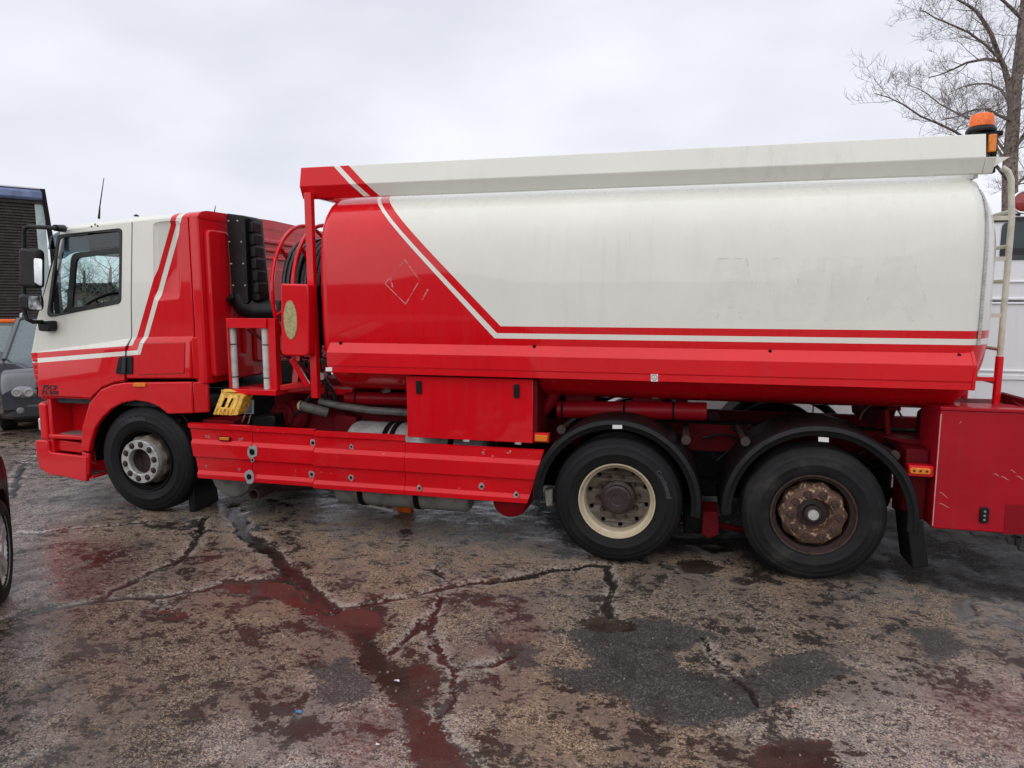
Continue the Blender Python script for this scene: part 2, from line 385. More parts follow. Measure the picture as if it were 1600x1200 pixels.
FILM_SHEEN = [   # thin standing water; its sky sheen is also mixed into the colour
 [(-13.043,1.455),(-7.706,2.334),(-5.740,0.078),(-5.018,-0.860),(-4.091,-1.658),(-4.082,-2.006),(-3.589,-2.480),(-3.019,-2.873),(-2.502,-3.453),(-3.729,-3.785)],
 [(0.964,-1.407),(1.415,-1.192),(1.901,-1.176),(2.345,-1.197),(1.828,-2.207),(0.660,-2.495),(0.399,-2.024)],
 [(-2.094,-2.561),(-1.773,-2.236),(-1.051,-2.438),(-0.846,-2.869),(-1.669,-3.084)],
]
def axis_vals(lo, hi, d, far_):
    core = np.arange(lo, hi + 1e-6, d); st = d * 1.3; a = []; x = lo
    while x > -far_: x -= st; a.append(x); st *= 1.22
    b = []; x = core[-1]; st = d * 1.3
    while x < far_: x += st; b.append(x); st *= 1.22
    return np.array(a[::-1] + list(core) + b)
gx = axis_vals(-7.6, 3.4, .026, 260); gy = axis_vals(-3.7, 2.2, .026, 260)
GX, GY = np.meshgrid(gx, gy)
def vnoise(x, y, seed):
    xi = np.floor(x).astype(np.int64); yi = np.floor(y).astype(np.int64); fx = x - xi; fy = y - yi
    def h(a, b):
        k = (a * 374761393 + b * 668265263 + seed * 69069) & 0x7fffffff; k = ((k ^ (k >> 13)) * 1274126177) & 0x7fffffff
        return ((k ^ (k >> 16)) & 0xffff) / 65535.
    u = fx * fx * (3 - 2 * fx); w = fy * fy * (3 - 2 * fy)
    return (h(xi, yi) * (1 - u) + h(xi + 1, yi) * u) * (1 - w) + (h(xi, yi + 1) * (1 - u) + h(xi + 1, yi + 1) * u) * w
def fbm(x, y, seed, octv=4):
    r = 0; a = .5
    for i in range(octv): r = r + a * vnoise(x * 2 ** i, y * 2 ** i, seed + i); a *= .5
    return r
def seg_dist(px, py, pl):
    best = np.full(px.shape, 9.)
    for (x0, y0), (x1, y1) in zip(pl[:-1], pl[1:]):
        dx, dy = x1 - x0, y1 - y0; t = np.clip(((px - x0) * dx + (py - y0) * dy) / (dx * dx + dy * dy + 1e-9), 0, 1)
        best = np.minimum(best, np.hypot(px - x0 - t * dx, py - y0 - t * dy))
    return best
def poly_sdf(px, py, pl):
    d = seg_dist(px, py, list(pl) + [pl[0]]); ins = np.zeros(px.shape, bool); n = len(pl)
    for i in range(n):
        (x0, y0), (x1, y1) = pl[i], pl[(i + 1) % n]
        if y0 == y1: continue
        c = ((y0 > py) != (y1 > py)) & (px < (x1 - x0) * (py - y0) / (y1 - y0) + x0); ins ^= c
    return np.where(ins, -d, d)
wx = GX + (fbm(GX * 6, GY * 6, 11) - .47) * .14; wy = GY + (fbm(GX * 6, GY * 6, 31) - .47) * .14
crk = np.full(GX.shape, 9.)
for hw, pl in CRACKS: crk = np.minimum(crk, seg_dist(wx, wy, pl) - hw * 1.3)
pud = np.full(GX.shape, 9.)
for pl in PUDDLES: pud = np.minimum(pud, poly_sdf(GX * .6 + wx * .4, GY * .6 + wy * .4, pl))
pat = np.full(GX.shape, 9.)
for pl in PATCH: pat = np.minimum(pat, poly_sdf(wx, wy, pl))
stn_refl = np.full(GX.shape, 9.)
for pl in STAIN_REFLECTION: stn_refl = np.minimum(stn_refl, poly_sdf(wx, wy, pl))
truck_shade = np.full(GX.shape, 9.)
for pl in TRUCK_SHADE: truck_shade = np.minimum(truck_shade, poly_sdf(wx, wy, pl))
flm_sheen_d = np.full(GX.shape, 9.)
for pl in FILM_SHEEN: flm_sheen_d = np.minimum(flm_sheen_d, poly_sdf(wx, wy, pl))
T = np.clip((GX + 4.9) / 4.4, 0, 1); Z = -.06 * T * T * (3 - 2 * T)
sm = lambda v, a, b: (lambda t: t * t * (3 - 2 * t))(np.clip((v - a) / (b - a), 0, 1))
near = np.clip(1 - (np.hypot(GX + 2, GY) - 12) / 15, 0, 1)
rel = (fbm(GX * 1.1, GY * 1.1, 3) - .47) * .012 + (fbm(GX * 7, GY * 7, 5) - .47) * .012 + (fbm(GX * 26, GY * 26, 8, 2) - .375) * .006
flood = np.maximum(1 - sm(crk, -.005, .035), 1 - sm(pud, -.02, .06))
Z = Z + near * (rel * (1 - flood) - .009 * flood - .010 * (1 - sm(crk, -.03, .01)))
nyv, nxv = GX.shape
idx = np.arange(nxv * nyv).reshape(nyv, nxv)
quads = np.stack([idx[:-1, :-1], idx[:-1, 1:], idx[1:, 1:], idx[1:, :-1]], -1).reshape(-1, 4)
me = bpy.data.meshes.new('ground'); me.vertices.add(nxv * nyv)
me.vertices.foreach_set('co', np.stack([GX, GY, Z], -1).reshape(-1).astype(np.float32))
me.loops.add(quads.size); me.loops.foreach_set('vertex_index', quads.reshape(-1).astype(np.int32))
me.polygons.add(len(quads)); me.polygons.foreach_set('loop_start', np.arange(0, quads.size, 4, dtype=np.int32)); me.polygons.foreach_set('loop_total', np.full(len(quads), 4, np.int32))
me.update(); me.validate(); me.polygons.foreach_set('use_smooth', [True] * len(me.polygons))
for nme, arr in (('crack', crk), ('puddle', pud), ('patch', pat), ('stain', stn_refl), ('film', flm_sheen_d), ('tar', truck_shade)):
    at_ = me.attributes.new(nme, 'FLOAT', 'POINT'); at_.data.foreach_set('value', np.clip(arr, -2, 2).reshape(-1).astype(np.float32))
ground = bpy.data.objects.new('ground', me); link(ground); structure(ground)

m, nt, b = nmat('wet_concrete'); L = nt.links; v = coords(nt)
def attr(n):
    a = nt.nodes.new('ShaderNodeAttribute'); a.attribute_name = n; return a.outputs['Fac']
def add(a, c): return mth(nt, 'ADD', a, c)
def mul(a, c): return mth(nt, 'MULTIPLY', a, c)
n_big = noise(nt, .55, 4, .6, v); n_mid = noise(nt, 2.6, 6, .65, v); n_8 = noise(nt, 9, 9, .72, v); n_30 = noise(nt, 30, 8, .74, v); n_90 = noise(nt, 120, 4, .7, v)
n_fine = noise(nt, 44, 8, .72, coords(nt, (.7, 1, 1)))
n_pit = noise(nt, 16, 10, .70, coords(nt, (.62, 1, 1)))
def cells(scale):
    vo = nt.nodes.new('ShaderNodeTexVoronoi'); vo.inputs['Scale'].default_value = scale; L.new(v, vo.inputs['Vector'])
    sc_ = nt.nodes.new('ShaderNodeSeparateColor'); L.new(vo.outputs['Color'], sc_.inputs[0]); return sc_.outputs[0], vo.outputs['Distance']
agg, aggd = cells(150); agg2, aggd2 = cells(85)
smooth_ = sstep(nt, add(n_mid, mul(add(noise(nt, 1.3, 5, .6, coords(nt, (1, 1.3, 1))), -.5), 1.2)), .42, .60)
rough_ = mth(nt, 'SUBTRACT', 1., mul(smooth_, .75))
edge = add(mul(add(n_8, -.5), .26), mul(add(n_30, -.5), .20))
pudm = sstep(nt, add(attr('puddle'), edge), .014, -.006)
crkm = sstep(nt, add(attr('crack'), mul(edge, .40)), .006, -.006)
patm = sstep(nt, add(attr('patch'), mul(edge, 1.35)), .016, -.016)
stn_refl_m = sstep(nt, add(attr('stain'), mul(add(n_8, -.5), 1.3)), .08, -.14)
flm_sheen = sstep(nt, add(attr('film'), mul(add(n_mid, -.5), 1.2)), .35, -.25)
# exposed aggregate slab
tan = mixc(nt, sstep(nt, n_mid, .36, .66), (.30, .195, .122), (.180, .128, .096))
tan = mixc(nt, sstep(nt, n_big, .42, .62), tan, (.165, .130, .108))
tan = mixc(nt, mul(flm_sheen, .75), tan, (.30, .268, .262))  # sky sheen painted in as a paler slab colour
tan = mixc(nt, mul(smooth_, .45), tan, (.112, .086, .070))
tan = mixc(nt, mul(mul(sstep(nt, agg, .60, .92), .62), rough_), tan, (.68, .50, .33))
tan = mixc(nt, mul(mul(sstep(nt, agg2, .86, .95), .55), rough_), tan, (.58, .52, .46))
tan = mixc(nt, mul(mul(sstep(nt, agg, .34, .10), .80), rough_), tan, (.022, .017, .015))
tan = mixc(nt, mul(mul(sstep(nt, n_90, .50, .62), .70), rough_), tan, (.030, .023, .020))
# pale worn arrises along the joints and patch edges
rim = mth(nt, 'MULTIPLY', sstep(nt, add(attr('crack'), mul(edge, .4)), .075, .012), sstep(nt, n_30, .38, .6))
tan = mixc(nt, mul(rim, .7), tan, (.42, .37, .33))
# dark, wet worn hollows of several sizes
pits = sstep(nt, add(n_8, mul(add(n_mid, -.5), .8)), .575, .600)
pits2 = sstep(nt, add(n_pit, mul(add(n_mid, -.5), .55)), .585, .610)
pits3 = sstep(nt, add(n_30, mul(add(n_8, -.5), .9)), .600, .630)
fine_ = sstep(nt, add(n_fine, mul(add(n_8, -.5), .55)), .555, .585)
hol = mth(nt, 'MAXIMUM', mth(nt, 'MAXIMUM', mul(pits, .9), mul(pits2, .9)), mth(nt, 'MAXIMUM', mul(pits3, .8), mul(fine_, .75)))
c = mixc(nt, hol, tan, mixc(nt, sstep(nt, n_big, .45, .6), (.018, .013, .011), (.022, .020, .020)))
c = mixc(nt, mul(mul(stn_refl_m, sstep(nt, add(n_fine, mul(add(n_8, -.5), .6)), .36, .58)), .72), c, (.070, .016, .011))
asp = mixc(nt, sstep(nt, agg, .62, .95), (.040, .039, .039), (.135, .13, .128))
asp = mixc(nt, mul(sstep(nt, n_90, .5, .62), .5), asp, (.022, .021, .021))
asp = mixc(nt, mul(sstep(nt, n_mid, .52, .60), .55), asp, (.026, .021, .018))
c = mixc(nt, mul(patm, .92), c, asp)
truck_shade_m = sstep(nt, add(attr('tar'), mul(edge, 2.2)), .10, -.10)
c = mixc(nt, mul(truck_shade_m, .94), c, mixc(nt, sstep(nt, agg, .7, .95), (.011, .011, .012), (.05, .048, .048)))  # underbody shade painted as near-black ground
flood = mth(nt, 'MAXIMUM', pudm, crkm)
c = mixc(nt, mul(flood, .95), c, mixc(nt, pudm, (.014, .010, .009), mixc(nt, sstep(nt, add(n_mid, mul(add(n_8, -.5), .6)), .40, .60), (.022, .015, .012), (.046, .034, .027))))
L.new(c, b.inputs['Base Color'])
wet = mth(nt, 'MAXIMUM', flood, mul(hol, mth(nt, 'MULTIPLY_ADD', truck_shade_m, -.35, mth(nt, 'MULTIPLY_ADD', flm_sheen, .25, .72))))
ro = mth(nt, 'MULTIPLY_ADD', mth(nt, 'MAXIMUM', flm_sheen, mul(smooth_, .50)), -.34, mth(nt, 'MULTIPLY_ADD', truck_shade_m, .22, .46))
rm = nt.nodes.new('ShaderNodeMix'); L.new(wet, rm.inputs[0]); L.new(ro, rm.inputs[2]); rm.inputs[3].default_value = .04
L.new(rm.outputs[0], b.inputs['Roughness'])
L.new(mth(nt, 'MAXIMUM', mth(nt, 'MULTIPLY_ADD', mth(nt, 'MAXIMUM', mul(patm, .6), truck_shade_m), -.17, mth(nt, 'MULTIPLY_ADD', flm_sheen, .10, .27)), mul(flood, .5)), b.inputs['Specular IOR Level'])
wetfilm = mth(nt, 'MAXIMUM', mul(flm_sheen, .95), mul(mth(nt, 'MAXIMUM', smooth_, mul(patm, .5)), .55))
wetfilm = mul(mul(wetfilm, mth(nt, 'MULTIPLY_ADD', truck_shade_m, -.8, 1.)), mth(nt, 'MULTIPLY_ADD', sstep(nt, n_30, .62, .45), .5, .5))
L.new(wetfilm, b.inputs['Coat Weight']); b.inputs['Coat IOR'].default_value = 1.42; b.inputs['Coat Roughness'].default_value = .10
cb = nt.nodes.new('ShaderNodeBump'); cb.inputs['Distance'].default_value = .010; cb.inputs['Strength'].default_value = .16
L.new(n_30, cb.inputs['Height']); L.new(cb.outputs[0], b.inputs['Coat Normal'])
h = add(mul(n_90, .45), add(mul(n_30, .9), mul(agg, .16)))
h = add(h, mul(hol, -.7))
bn = nt.nodes.new('ShaderNodeBump'); bn.inputs['Distance'].default_value = .012
L.new(h, bn.inputs['Height']); calm = mth(nt, 'MAXIMUM', mth(nt, 'MAXIMUM', pudm, mth(nt, 'MAXIMUM', mul(crkm, .8), mul(hol, .85))), mth(nt, 'MAXIMUM', mul(flm_sheen, .66), mul(smooth_, .5)))
L.new(mth(nt, 'MULTIPLY_ADD', calm, -.88, .90, clamp=True), bn.inputs['Strength'])
L.new(bn.outputs[0], b.inputs['Normal'])
me.materials.append(m)

# ================================================================== the tanker truck
truck = thing('tanker_truck', 'red and white fuel tanker truck with hose reel behind its cab, filling the yard', 'tanker truck', (-1.5, 1.25, -.03))

# ------------------------------------------------------------------ tank
TZ, TA, TB = 2.075, 1.23, .90
def tank_ring(x, sc=1., n=72, drop=0.):
    o = []
    for i in range(n):
        a = 2 * math.pi * i / n; c_, s_ = math.cos(a), math.sin(a)
        k = (abs(c_) ** 4.2 + abs(s_) ** 4.2) ** (-1 / 4.2)
        o.append((x, 1.25 + TA * sc * c_ * k, TZ + TB * (1 - (1 - sc) * TA / TB) * s_ * k))
    return o
def tank_y(z): return 1.25 - TA * (1 - min(1, abs((z - TZ) / TB)) ** 4.2) ** (1 / 4.2)
mb = MB()
X0, X1 = -2.985, 1.93
rings = [tank_ring(X0 - .15, .05), tank_ring(X0 - .145, .5), tank_ring(X0 - .12, .80), tank_ring(X0 - .085, .92), tank_ring(X0 - .045, .972), tank_ring(X0 - .012, .994), tank_ring(X0 + .03, 1.)]
rings += [tank_ring(X0 + .03 + (X1 - X0 - .06) * i / 8) for i in range(1, 9)]
rings += [tank_ring(X1 + .012, .994), tank_ring(X1 + .045, .972), tank_ring(X1 + .085, .945), tank_ring(X1 + .15, .88), tank_ring(X1 + .20, .80), tank_ring(X1 + .29, .5), tank_ring(X1 + .33, .05)]
tank = part('tank', mb.loft(rings), 'tank', truck, sm=50)
# reflective tape pieces along the rim of the rear head
tape0 = None
for i in range(44):
    z = 1.72 + i * .0255
    if z > 2.82: break
    def P_(zz, sc, xx):
        t = (zz - TZ) / (TB * (1 - (1 - sc) * TA / TB)); t = max(-.999, min(.999, t))
        return (xx, 1.25 - TA * sc * (1 - abs(t) ** 4.2) ** (1 / 4.2), zz)
    q = [P_(z, .973, X1 + .048), P_(z, .950, X1 + .078), P_(z + .021, .950, X1 + .078), P_(z + .021, .973, X1 + .048)]
    q = [(a[0] + .003, a[1] - .003, a[2]) for a in q]
    part('reflective_tape', MB().add(q, [(0, 1, 2, 3)]), 'alu', tank, sm=0)
# valance rail along the near and the far flank
def rail(parent, y0, sgn):
    yy = lambda d: y0 + sgn * d
    sec = [(yy(.10), (-3.012,0.060,1.698)[2]), (yy(.0), (-2.961,-0.040,1.589)[2]), (yy(.0), (-2.966,-0.040,1.474)[2]), (yy(.006), (-2.966,-0.040,1.469)[2]), (yy(.006), (-2.944,-0.040,1.414)[2]), (yy(.05), (-2.944,-0.040,1.414)[2]), (yy(.05), (-2.961,-0.040,1.589)[2]), (yy(.11), (-3.013,0.060,1.670)[2])]
    xa, xb = (-2.956,-0.040,1.562)[0], (1.937,-0.040,1.549)[0]
    r_ = part('valance_rail', MB().prism(sec, xa, xb, axis='x'), 'red', parent, bev=.004, sm=25)
    part('rail_end_cap', MB().prism([(p[0] + sgn * -.0, p[1]) for p in (sec[0], sec[1], sec[4], (yy(.12), sec[4][1]))], xb + .0005, xb + .022, axis='x'), 'red', r_, bev=.003)
    return r_
vr = rail(tank, -.04, 1); rail(tank, 2.54, -1)
st = part('sticker', MB().prism([(-0.235,1.474),(-0.182,1.475),(-0.181,1.416),(-0.233,1.415)], -.0371, -.0362), 'white', vr, sm=0)
cc = (-0.208,1.445)
part('sticker_emblem', MB().lathe([(.024, -.0382), (.024, -.0374), (.017, -.0374), (.017, -.0382)], (cc[0], 0, cc[1]), 20), 'steel', st, sm=0)
part('sticker_emblem', MB().prism([(cc[0] - .012, cc[1] - .012), (cc[0] + .012, cc[1] - .012), (cc[0], cc[1] + .014)], -.0382, -.0374), 'steel', st, sm=0)
part('sticker', MB().prism([(-2.968,1.457),(-2.908,1.459),(-2.909,1.426),(-2.969,1.424)], -.0385, -.035), 'white', vr, sm=0)
for px in (540, 822, 1203, 1497):
    pass
for c_ in ((-2.852,0.030,1.663), (-1.157,0.030,1.664), (0.622,0.030,1.656), (1.863,0.030,1.652)):
    part('rail_bolt', MB().lathe([(0, -.012), (.012, -.012), (.014, .012)], (c_[0], c_[1] - .004, c_[2]), 10), 'grime', vr)
# coaming along the roof edge
def coaming(y0, sgn):
    yy = lambda d: y0 + sgn * d
    zb, zf, zt = (-3.289,0.205,2.906)[2], (-3.273,0.155,3.007)[2], (-3.269,0.190,3.169)[2]
    sec = [(yy(.205), zb), (yy(.155), zf), (yy(.19), zt), (yy(.225), zt), (yy(.195), zf), (yy(.26), zb)]
    xa, xb = (-3.269,0.160,3.040)[0], (1.979,0.180,3.119)[0]
    o = part('coaming', MB().prism(sec, xa, xb, axis='x'), 'coaming', tank, bev=.005, sm=25)
    xb2 = (2.042,0.200,2.950)[0]
    part('coaming_end', MB().prism([(yy(.205), zb), (yy(.155), zf), (yy(.195), zf), (yy(.26), zb)], xb + .001, xb2, axis='x'), 'coaming', o, bev=.004)
    return o, xa, xb, zb, zf, zt
com, cxa, cxb, czb, czf, czt = coaming(0, 1); coaming(2.5, -1)
# front overhang: floor and cross wall of the coaming
part('coaming_front', MB().prism([(cxa + .004, czt - .01), (cxa + .004, czb + .03), (X0 - .02, czb - .03), (X0 - .02, czb + .02), (cxa + .03, czb + .06), (cxa + .03, czt - .01)], .27, 2.23), 'red', tank, bev=.004)
part('coaming_rear', MB().box((cxb - .03, .27, czb - .02), (cxb, 2.23, czt - .01)), 'white', tank, bev=.004)
g = [(2.410,1.250,3.124),(2.556,1.296,3.202),(2.428,1.264,3.202)]
part('coaming_gusset', MB().prism([(2.046,2.944), (2.145,3.013), (2.040,3.018)], .22, .26), 'coaming', tank)
# manhole lids on the tank roof (low, behind the coaming)
for x in (-1.8, -.5, .8):
    part('manhole_lid', MB().lathe([(0, .09), (.22, .08), (.24, .05), (.24, 0)], (x, 1.25, TZ + TB - .01), 24, axis='z'), 'alu', tank)
# beacon and orange side lamp at the rear corner
bc = (2.026,0.420,3.234)
bz = part('beacon', MB().lathe([(0, 0), (.096, 0), (.098, .018), (.085, .040), (.080, .045), (0, .045)], (bc[0], bc[1], bc[2] - .015), 28, axis='z'), 'black', tank, bev=.004)
dome = [(.078, .045), (.080, .065), (.076, .105), (.066, .128), (.04, .138), (0, .140)]
part('beacon_dome', MB().lathe(dome, (bc[0], bc[1], bc[2] - .015), 28, axis='z'), 'orange', bz)
for k in range(5):
    a = -math.pi / 2 + (k - 2) * .62
    part('beacon_reflector', MB().lathe([(0, -.010), (.010, -.008), (.016, -.003), (.018, .006)], (0, 0, 0), 12), 'amber', bz, at=(bc[0] + .070 * math.cos(a), bc[1] + .070 * math.sin(a), bc[2] + .062)).rotation_euler = (0, 0, a + math.pi / 2)
part('beacon_bracket', MB().box((bc[0] - .08, bc[1] - .08, bc[2] - .05), (bc[0] + .115, bc[1] + .08, bc[2] - .016)).box((bc[0] + .06, bc[1] - .04, bc[2] - .3), (bc[0] + .10, bc[1] + .02, bc[2] - .05)), 'blackm', bz, bev=.008)
la, lb = (2.014,0.300,3.191), (2.075,0.300,3.057)
sl = part('side_lamp', MB().box((la[0], .30, lb[2]), (lb[0], .40, la[2])), 'blackm', tank, bev=.006)
part('lamp_lens', MB().box((la[0] + .018, .275, lb[2] + .006), (lb[0] + .006, .345, la[2] - .008)), 'amber', sl, bev=.008)
# rear ladder
lx, ly = (2.217,0.420,2.802)[0], .42
def ladder_rail(y, x):
    top = [(2.179,0.420,2.974), (2.218,0.420,2.945), (2.242,0.420,2.891)]
    pts = [(p[0] + x, y, p[2]) for p in top] + [(lx + .05 + x, y, 2.6), (lx + .05 + x, y, 1.62)]
    return pts
lad = part('ladder', MB().tube(ladder_rail(.42, 0), .021, 12), 'ladder', tank)
part('ladder_rail', MB().tube(ladder_rail(1.02, 0), .021, 12), 'ladder', lad)
for y_ in (.42, 1.02): part('ladder_foot', MB().tube([(lx + .05, y_, 1.62), (lx + .05, y_, 1.18)], .027, 12), 'red', lad)
for k in range(6):
    z = 1.42 + k * .25
    part('rung', MB().tube([(lx + .05, .42, z), (lx + .05, 1.02, z)], .014, 8), 'ladder' if k else 'red', lad)
for z in (1.45, 1.92, 2.33, 2.62):
    part('ladder_bracket', MB().bar((X1 + .06, .42, z), (lx + .05, .42, z), .02, .03), 'ladder' if z > 1.6 else 'red', lad)

# faded lettering ghosted on the white flank
m, nt, b = nmat('ghost_print'); v = coords(nt)
c_ = mixc(nt, noise(nt, 9, 5, .6, v), (.50, .52, .53), (.60, .61, .59)); nt.links.new(c_, b.inputs['Base Color']); b.inputs['Roughness'].default_value = .45
a_ = mth(nt, 'MULTIPLY', sstep(nt, noise(nt, 7, 7, .7, v), .36, .66), .07); nt.links.new(a_, b.inputs['Alpha']); M['ghost'] = m
m, nt, b = nmat('ghost_edge'); v = coords(nt); b.inputs['Base Color'].default_value = (.62, .30, .30, 1); b.inputs['Roughness'].default_value = .5
a_ = mth(nt, 'MULTIPLY', sstep(nt, noise(nt, 16, 5, .7, v), .38, .52), .7); nt.links.new(a_, b.inputs['Alpha']); M['ghost_edge'] = m
m, nt, b = nmat('ghost_grime'); v = coords(nt); b.inputs['Base Color'].default_value = (.22, .22, .22, 1); b.inputs['Roughness'].default_value = .6
a_ = mth(nt, 'MULTIPLY', sstep(nt, noise(nt, 11, 6, .75, v), .52, .66), .22); nt.links.new(a_, b.inputs['Alpha']); M['ghost_grime'] = m
def on_tank(poly, mat, name, parent, off=.003, outline=0.):
    mb = MB(); tri = tessellate_polygon([[Vector((p[0], p[1], 0)) for p in poly]])
    bm = bmesh.new(); vs = [bm.verts.new((p[0], 0, p[1])) for p in poly]
    for t in tri:
        try: bm.faces.new([vs[i] for i in t])
        except ValueError: pass
    bmesh.ops.subdivide_edges(bm, edges=bm.edges, cuts=3, use_grid_fill=True)
    bmesh.ops.triangulate(bm, faces=bm.faces)
    for q in bm.verts: q.co.y = tank_y(q.co.z) - off
    bm.verts.index_update()
    mb.add([tuple(q.co) for q in bm.verts], [tuple(q.index for q in f.verts) for f in bm.faces]); bm.free()
    return part(name, mb, mat, parent, sm=40)
def strip(p, q, w):
    d = Vector((q[0] - p[0], q[1] - p[1])); d.normalize(); n_ = Vector((-d.y, d.x)) * w
    return [(p[0] + n_.x, p[1] + n_.y), (q[0] + n_.x, q[1] + n_.y), (q[0] - n_.x, q[1] - n_.y), (p[0] - n_.x, p[1] - n_.y)]
ghosts = [[(0.084,1.883),(0.221,2.337),(0.428,2.334),(0.554,1.886),(0.410,1.885),(0.384,1.975),(0.266,1.974),(0.232,1.884)],
          [(0.535,2.333),(0.711,2.330),(0.777,2.119),(0.827,2.338),(0.989,2.336),(0.871,1.884),(0.652,1.882)],
          [(1.036,2.335),(1.220,2.333),(1.145,1.886),(0.983,1.885)],
          [(1.204,1.887),(1.368,2.340),(1.522,2.337),(1.680,1.890),(1.534,1.889),(1.504,1.974),(1.398,1.974),(1.354,1.888)]]
for gpoly in ghosts:
    gl = on_tank(gpoly, 'ghost', 'faded_letter', tank)
    mb = MB()
    for i in range(len(gpoly)):
        q = strip(gpoly[i], gpoly[(i + 1) % len(gpoly)], .0045); n0 = 6
        for j in range(n0):
            t0, t1 = j / n0, (j + 1) / n0
            pts = [tuple(Vector(q[0]).lerp(Vector(q[1]), t0)), tuple(Vector(q[0]).lerp(Vector(q[1]), t1)), tuple(Vector(q[3]).lerp(Vector(q[2]), t1)), tuple(Vector(q[3]).lerp(Vector(q[2]), t0))]
            mb.add([(p[0], tank_y(p[1]) - .0045, p[1]) for p in pts], [(0, 1, 2, 3)])
    part('letter_edge', mb, 'ghost_grime', gl, sm=0)
dpoly = [(-2.246,2.359),(-2.120,2.191),(-2.247,1.997),(-2.427,2.166)]
mb = MB()
for i in range(4):
    q = strip(dpoly[i], dpoly[(i + 1) % 4], .004)
    for j in range(6):
        t0, t1 = j / 6, (j + 1) / 6
        pts = [tuple(Vector(q[0]).lerp(Vector(q[1]), t0)), tuple(Vector(q[0]).lerp(Vector(q[1]), t1)), tuple(Vector(q[3]).lerp(Vector(q[2]), t1)), tuple(Vector(q[3]).lerp(Vector(q[2]), t0))]
        mb.add([(p[0], tank_y(p[1]) - .004, p[1]) for p in pts], [(0, 1, 2, 3)])
for a_, b_ in (((-2.048,2.118), (-2.100,2.034)), ((-2.083,2.060), (-2.106,2.019)), ((-2.379,2.229), (-2.359,2.134))):
    q = strip(a_, b_, .006); mb.add([(p[0], tank_y(p[1]) - .004, p[1]) for p in q], [(0, 1, 2, 3)])
part('placard_trace', mb, 'ghost_edge', tank, sm=0)

# ------------------------------------------------------------------ wheels
def tyre_prof(Rr, w):
    p = [(.298, .030), (.300, .016), (.312, .008), (.345, -.002), (.372, -.006), (.376, -.0085), (.384, -.0085), (.388, -.006), (.43, -.002), (.436, -.0015), (.44, .002), (.465, .010), (.470, .010), (.474, .014), (.490, .026), (Rr - .012, .034), (Rr - .004, .045), (Rr - .001, .06)]
    k = Rr - .0005
    for gy_ in (.085, .13, .175, .22):
        p += [(k, gy_ - .008), (k - .013, gy_ - .006), (k - .013, gy_ + .006), (k, gy_ + .008)]
    p += [(Rr - .004, w - .045), (Rr - .02, w - .03), (.47, w - .01), (.40, w + .004), (.33, w - .005), (.298, w - .03)]
    return p
def disc_with_holes(prof, hr, hrad, nh, a0, n=60, asp=1.0):
    """annulus between two radii with nh round hand holes, y as a function of r"""
    r0, r1 = prof[0][0], prof[-1][0]
    outer = [(r1 * math.cos(2 * math.pi * i / n), r1 * math.sin(2 * math.pi * i / n)) for i in range(n)]
    inner = [(r0 * math.cos(2 * math.pi * i / n), r0 * math.sin(2 * math.pi * i / n)) for i in range(n)]
    holes = []
    for k in range(nh):
        a = a0 + 2 * math.pi * k / nh; h = []
        for j in range(14):
            t = 2 * math.pi * j / 14; rr = hr + hrad * math.cos(t); tt = a + hrad * asp * math.sin(t) / hr
            h.append((rr * math.cos(tt), rr * math.sin(tt)))
        holes.append(h)
    loops = [outer, inner] + holes; flat = [p for l in loops for p in l]
    tri = tessellate_polygon([[Vector((p[0], p[1], 0)) for p in l] for l in loops])
    def yv(r):
        for (ra, ya), (rb, yb) in zip(prof[:-1], prof[1:]):
            if r <= rb + 1e-6: return ya + (yb - ya) * (r - ra) / (rb - ra)
        return prof[-1][1]
    vs = []
    for dy in (0, .012):
        vs += [(p[0], yv(math.hypot(*p)) + dy, p[1]) for p in flat]
    k = len(flat); fs = [tuple(t) for t in tri] + [tuple(k + i for i in reversed(t)) for t in tri]; o = 0
    for l in loops:
        q = len(l); fs += [(o + i, o + (i + 1) % q, k + o + (i + 1) % q, k + o + i) for i in range(q)]; o += q
    return vs, fs
def arc_text(txt, size, radius, a_mid, c, y, flip=False):
    vs, fs = text_mesh(txt, size, .004, .0015)
    o = []
    for p in vs:
        rr = radius + p.y; a = a_mid - p.x / radius
        o.append((c[0] + rr * math.cos(a), y - p.z, c[2] + rr * math.sin(a)))
    return o, fs
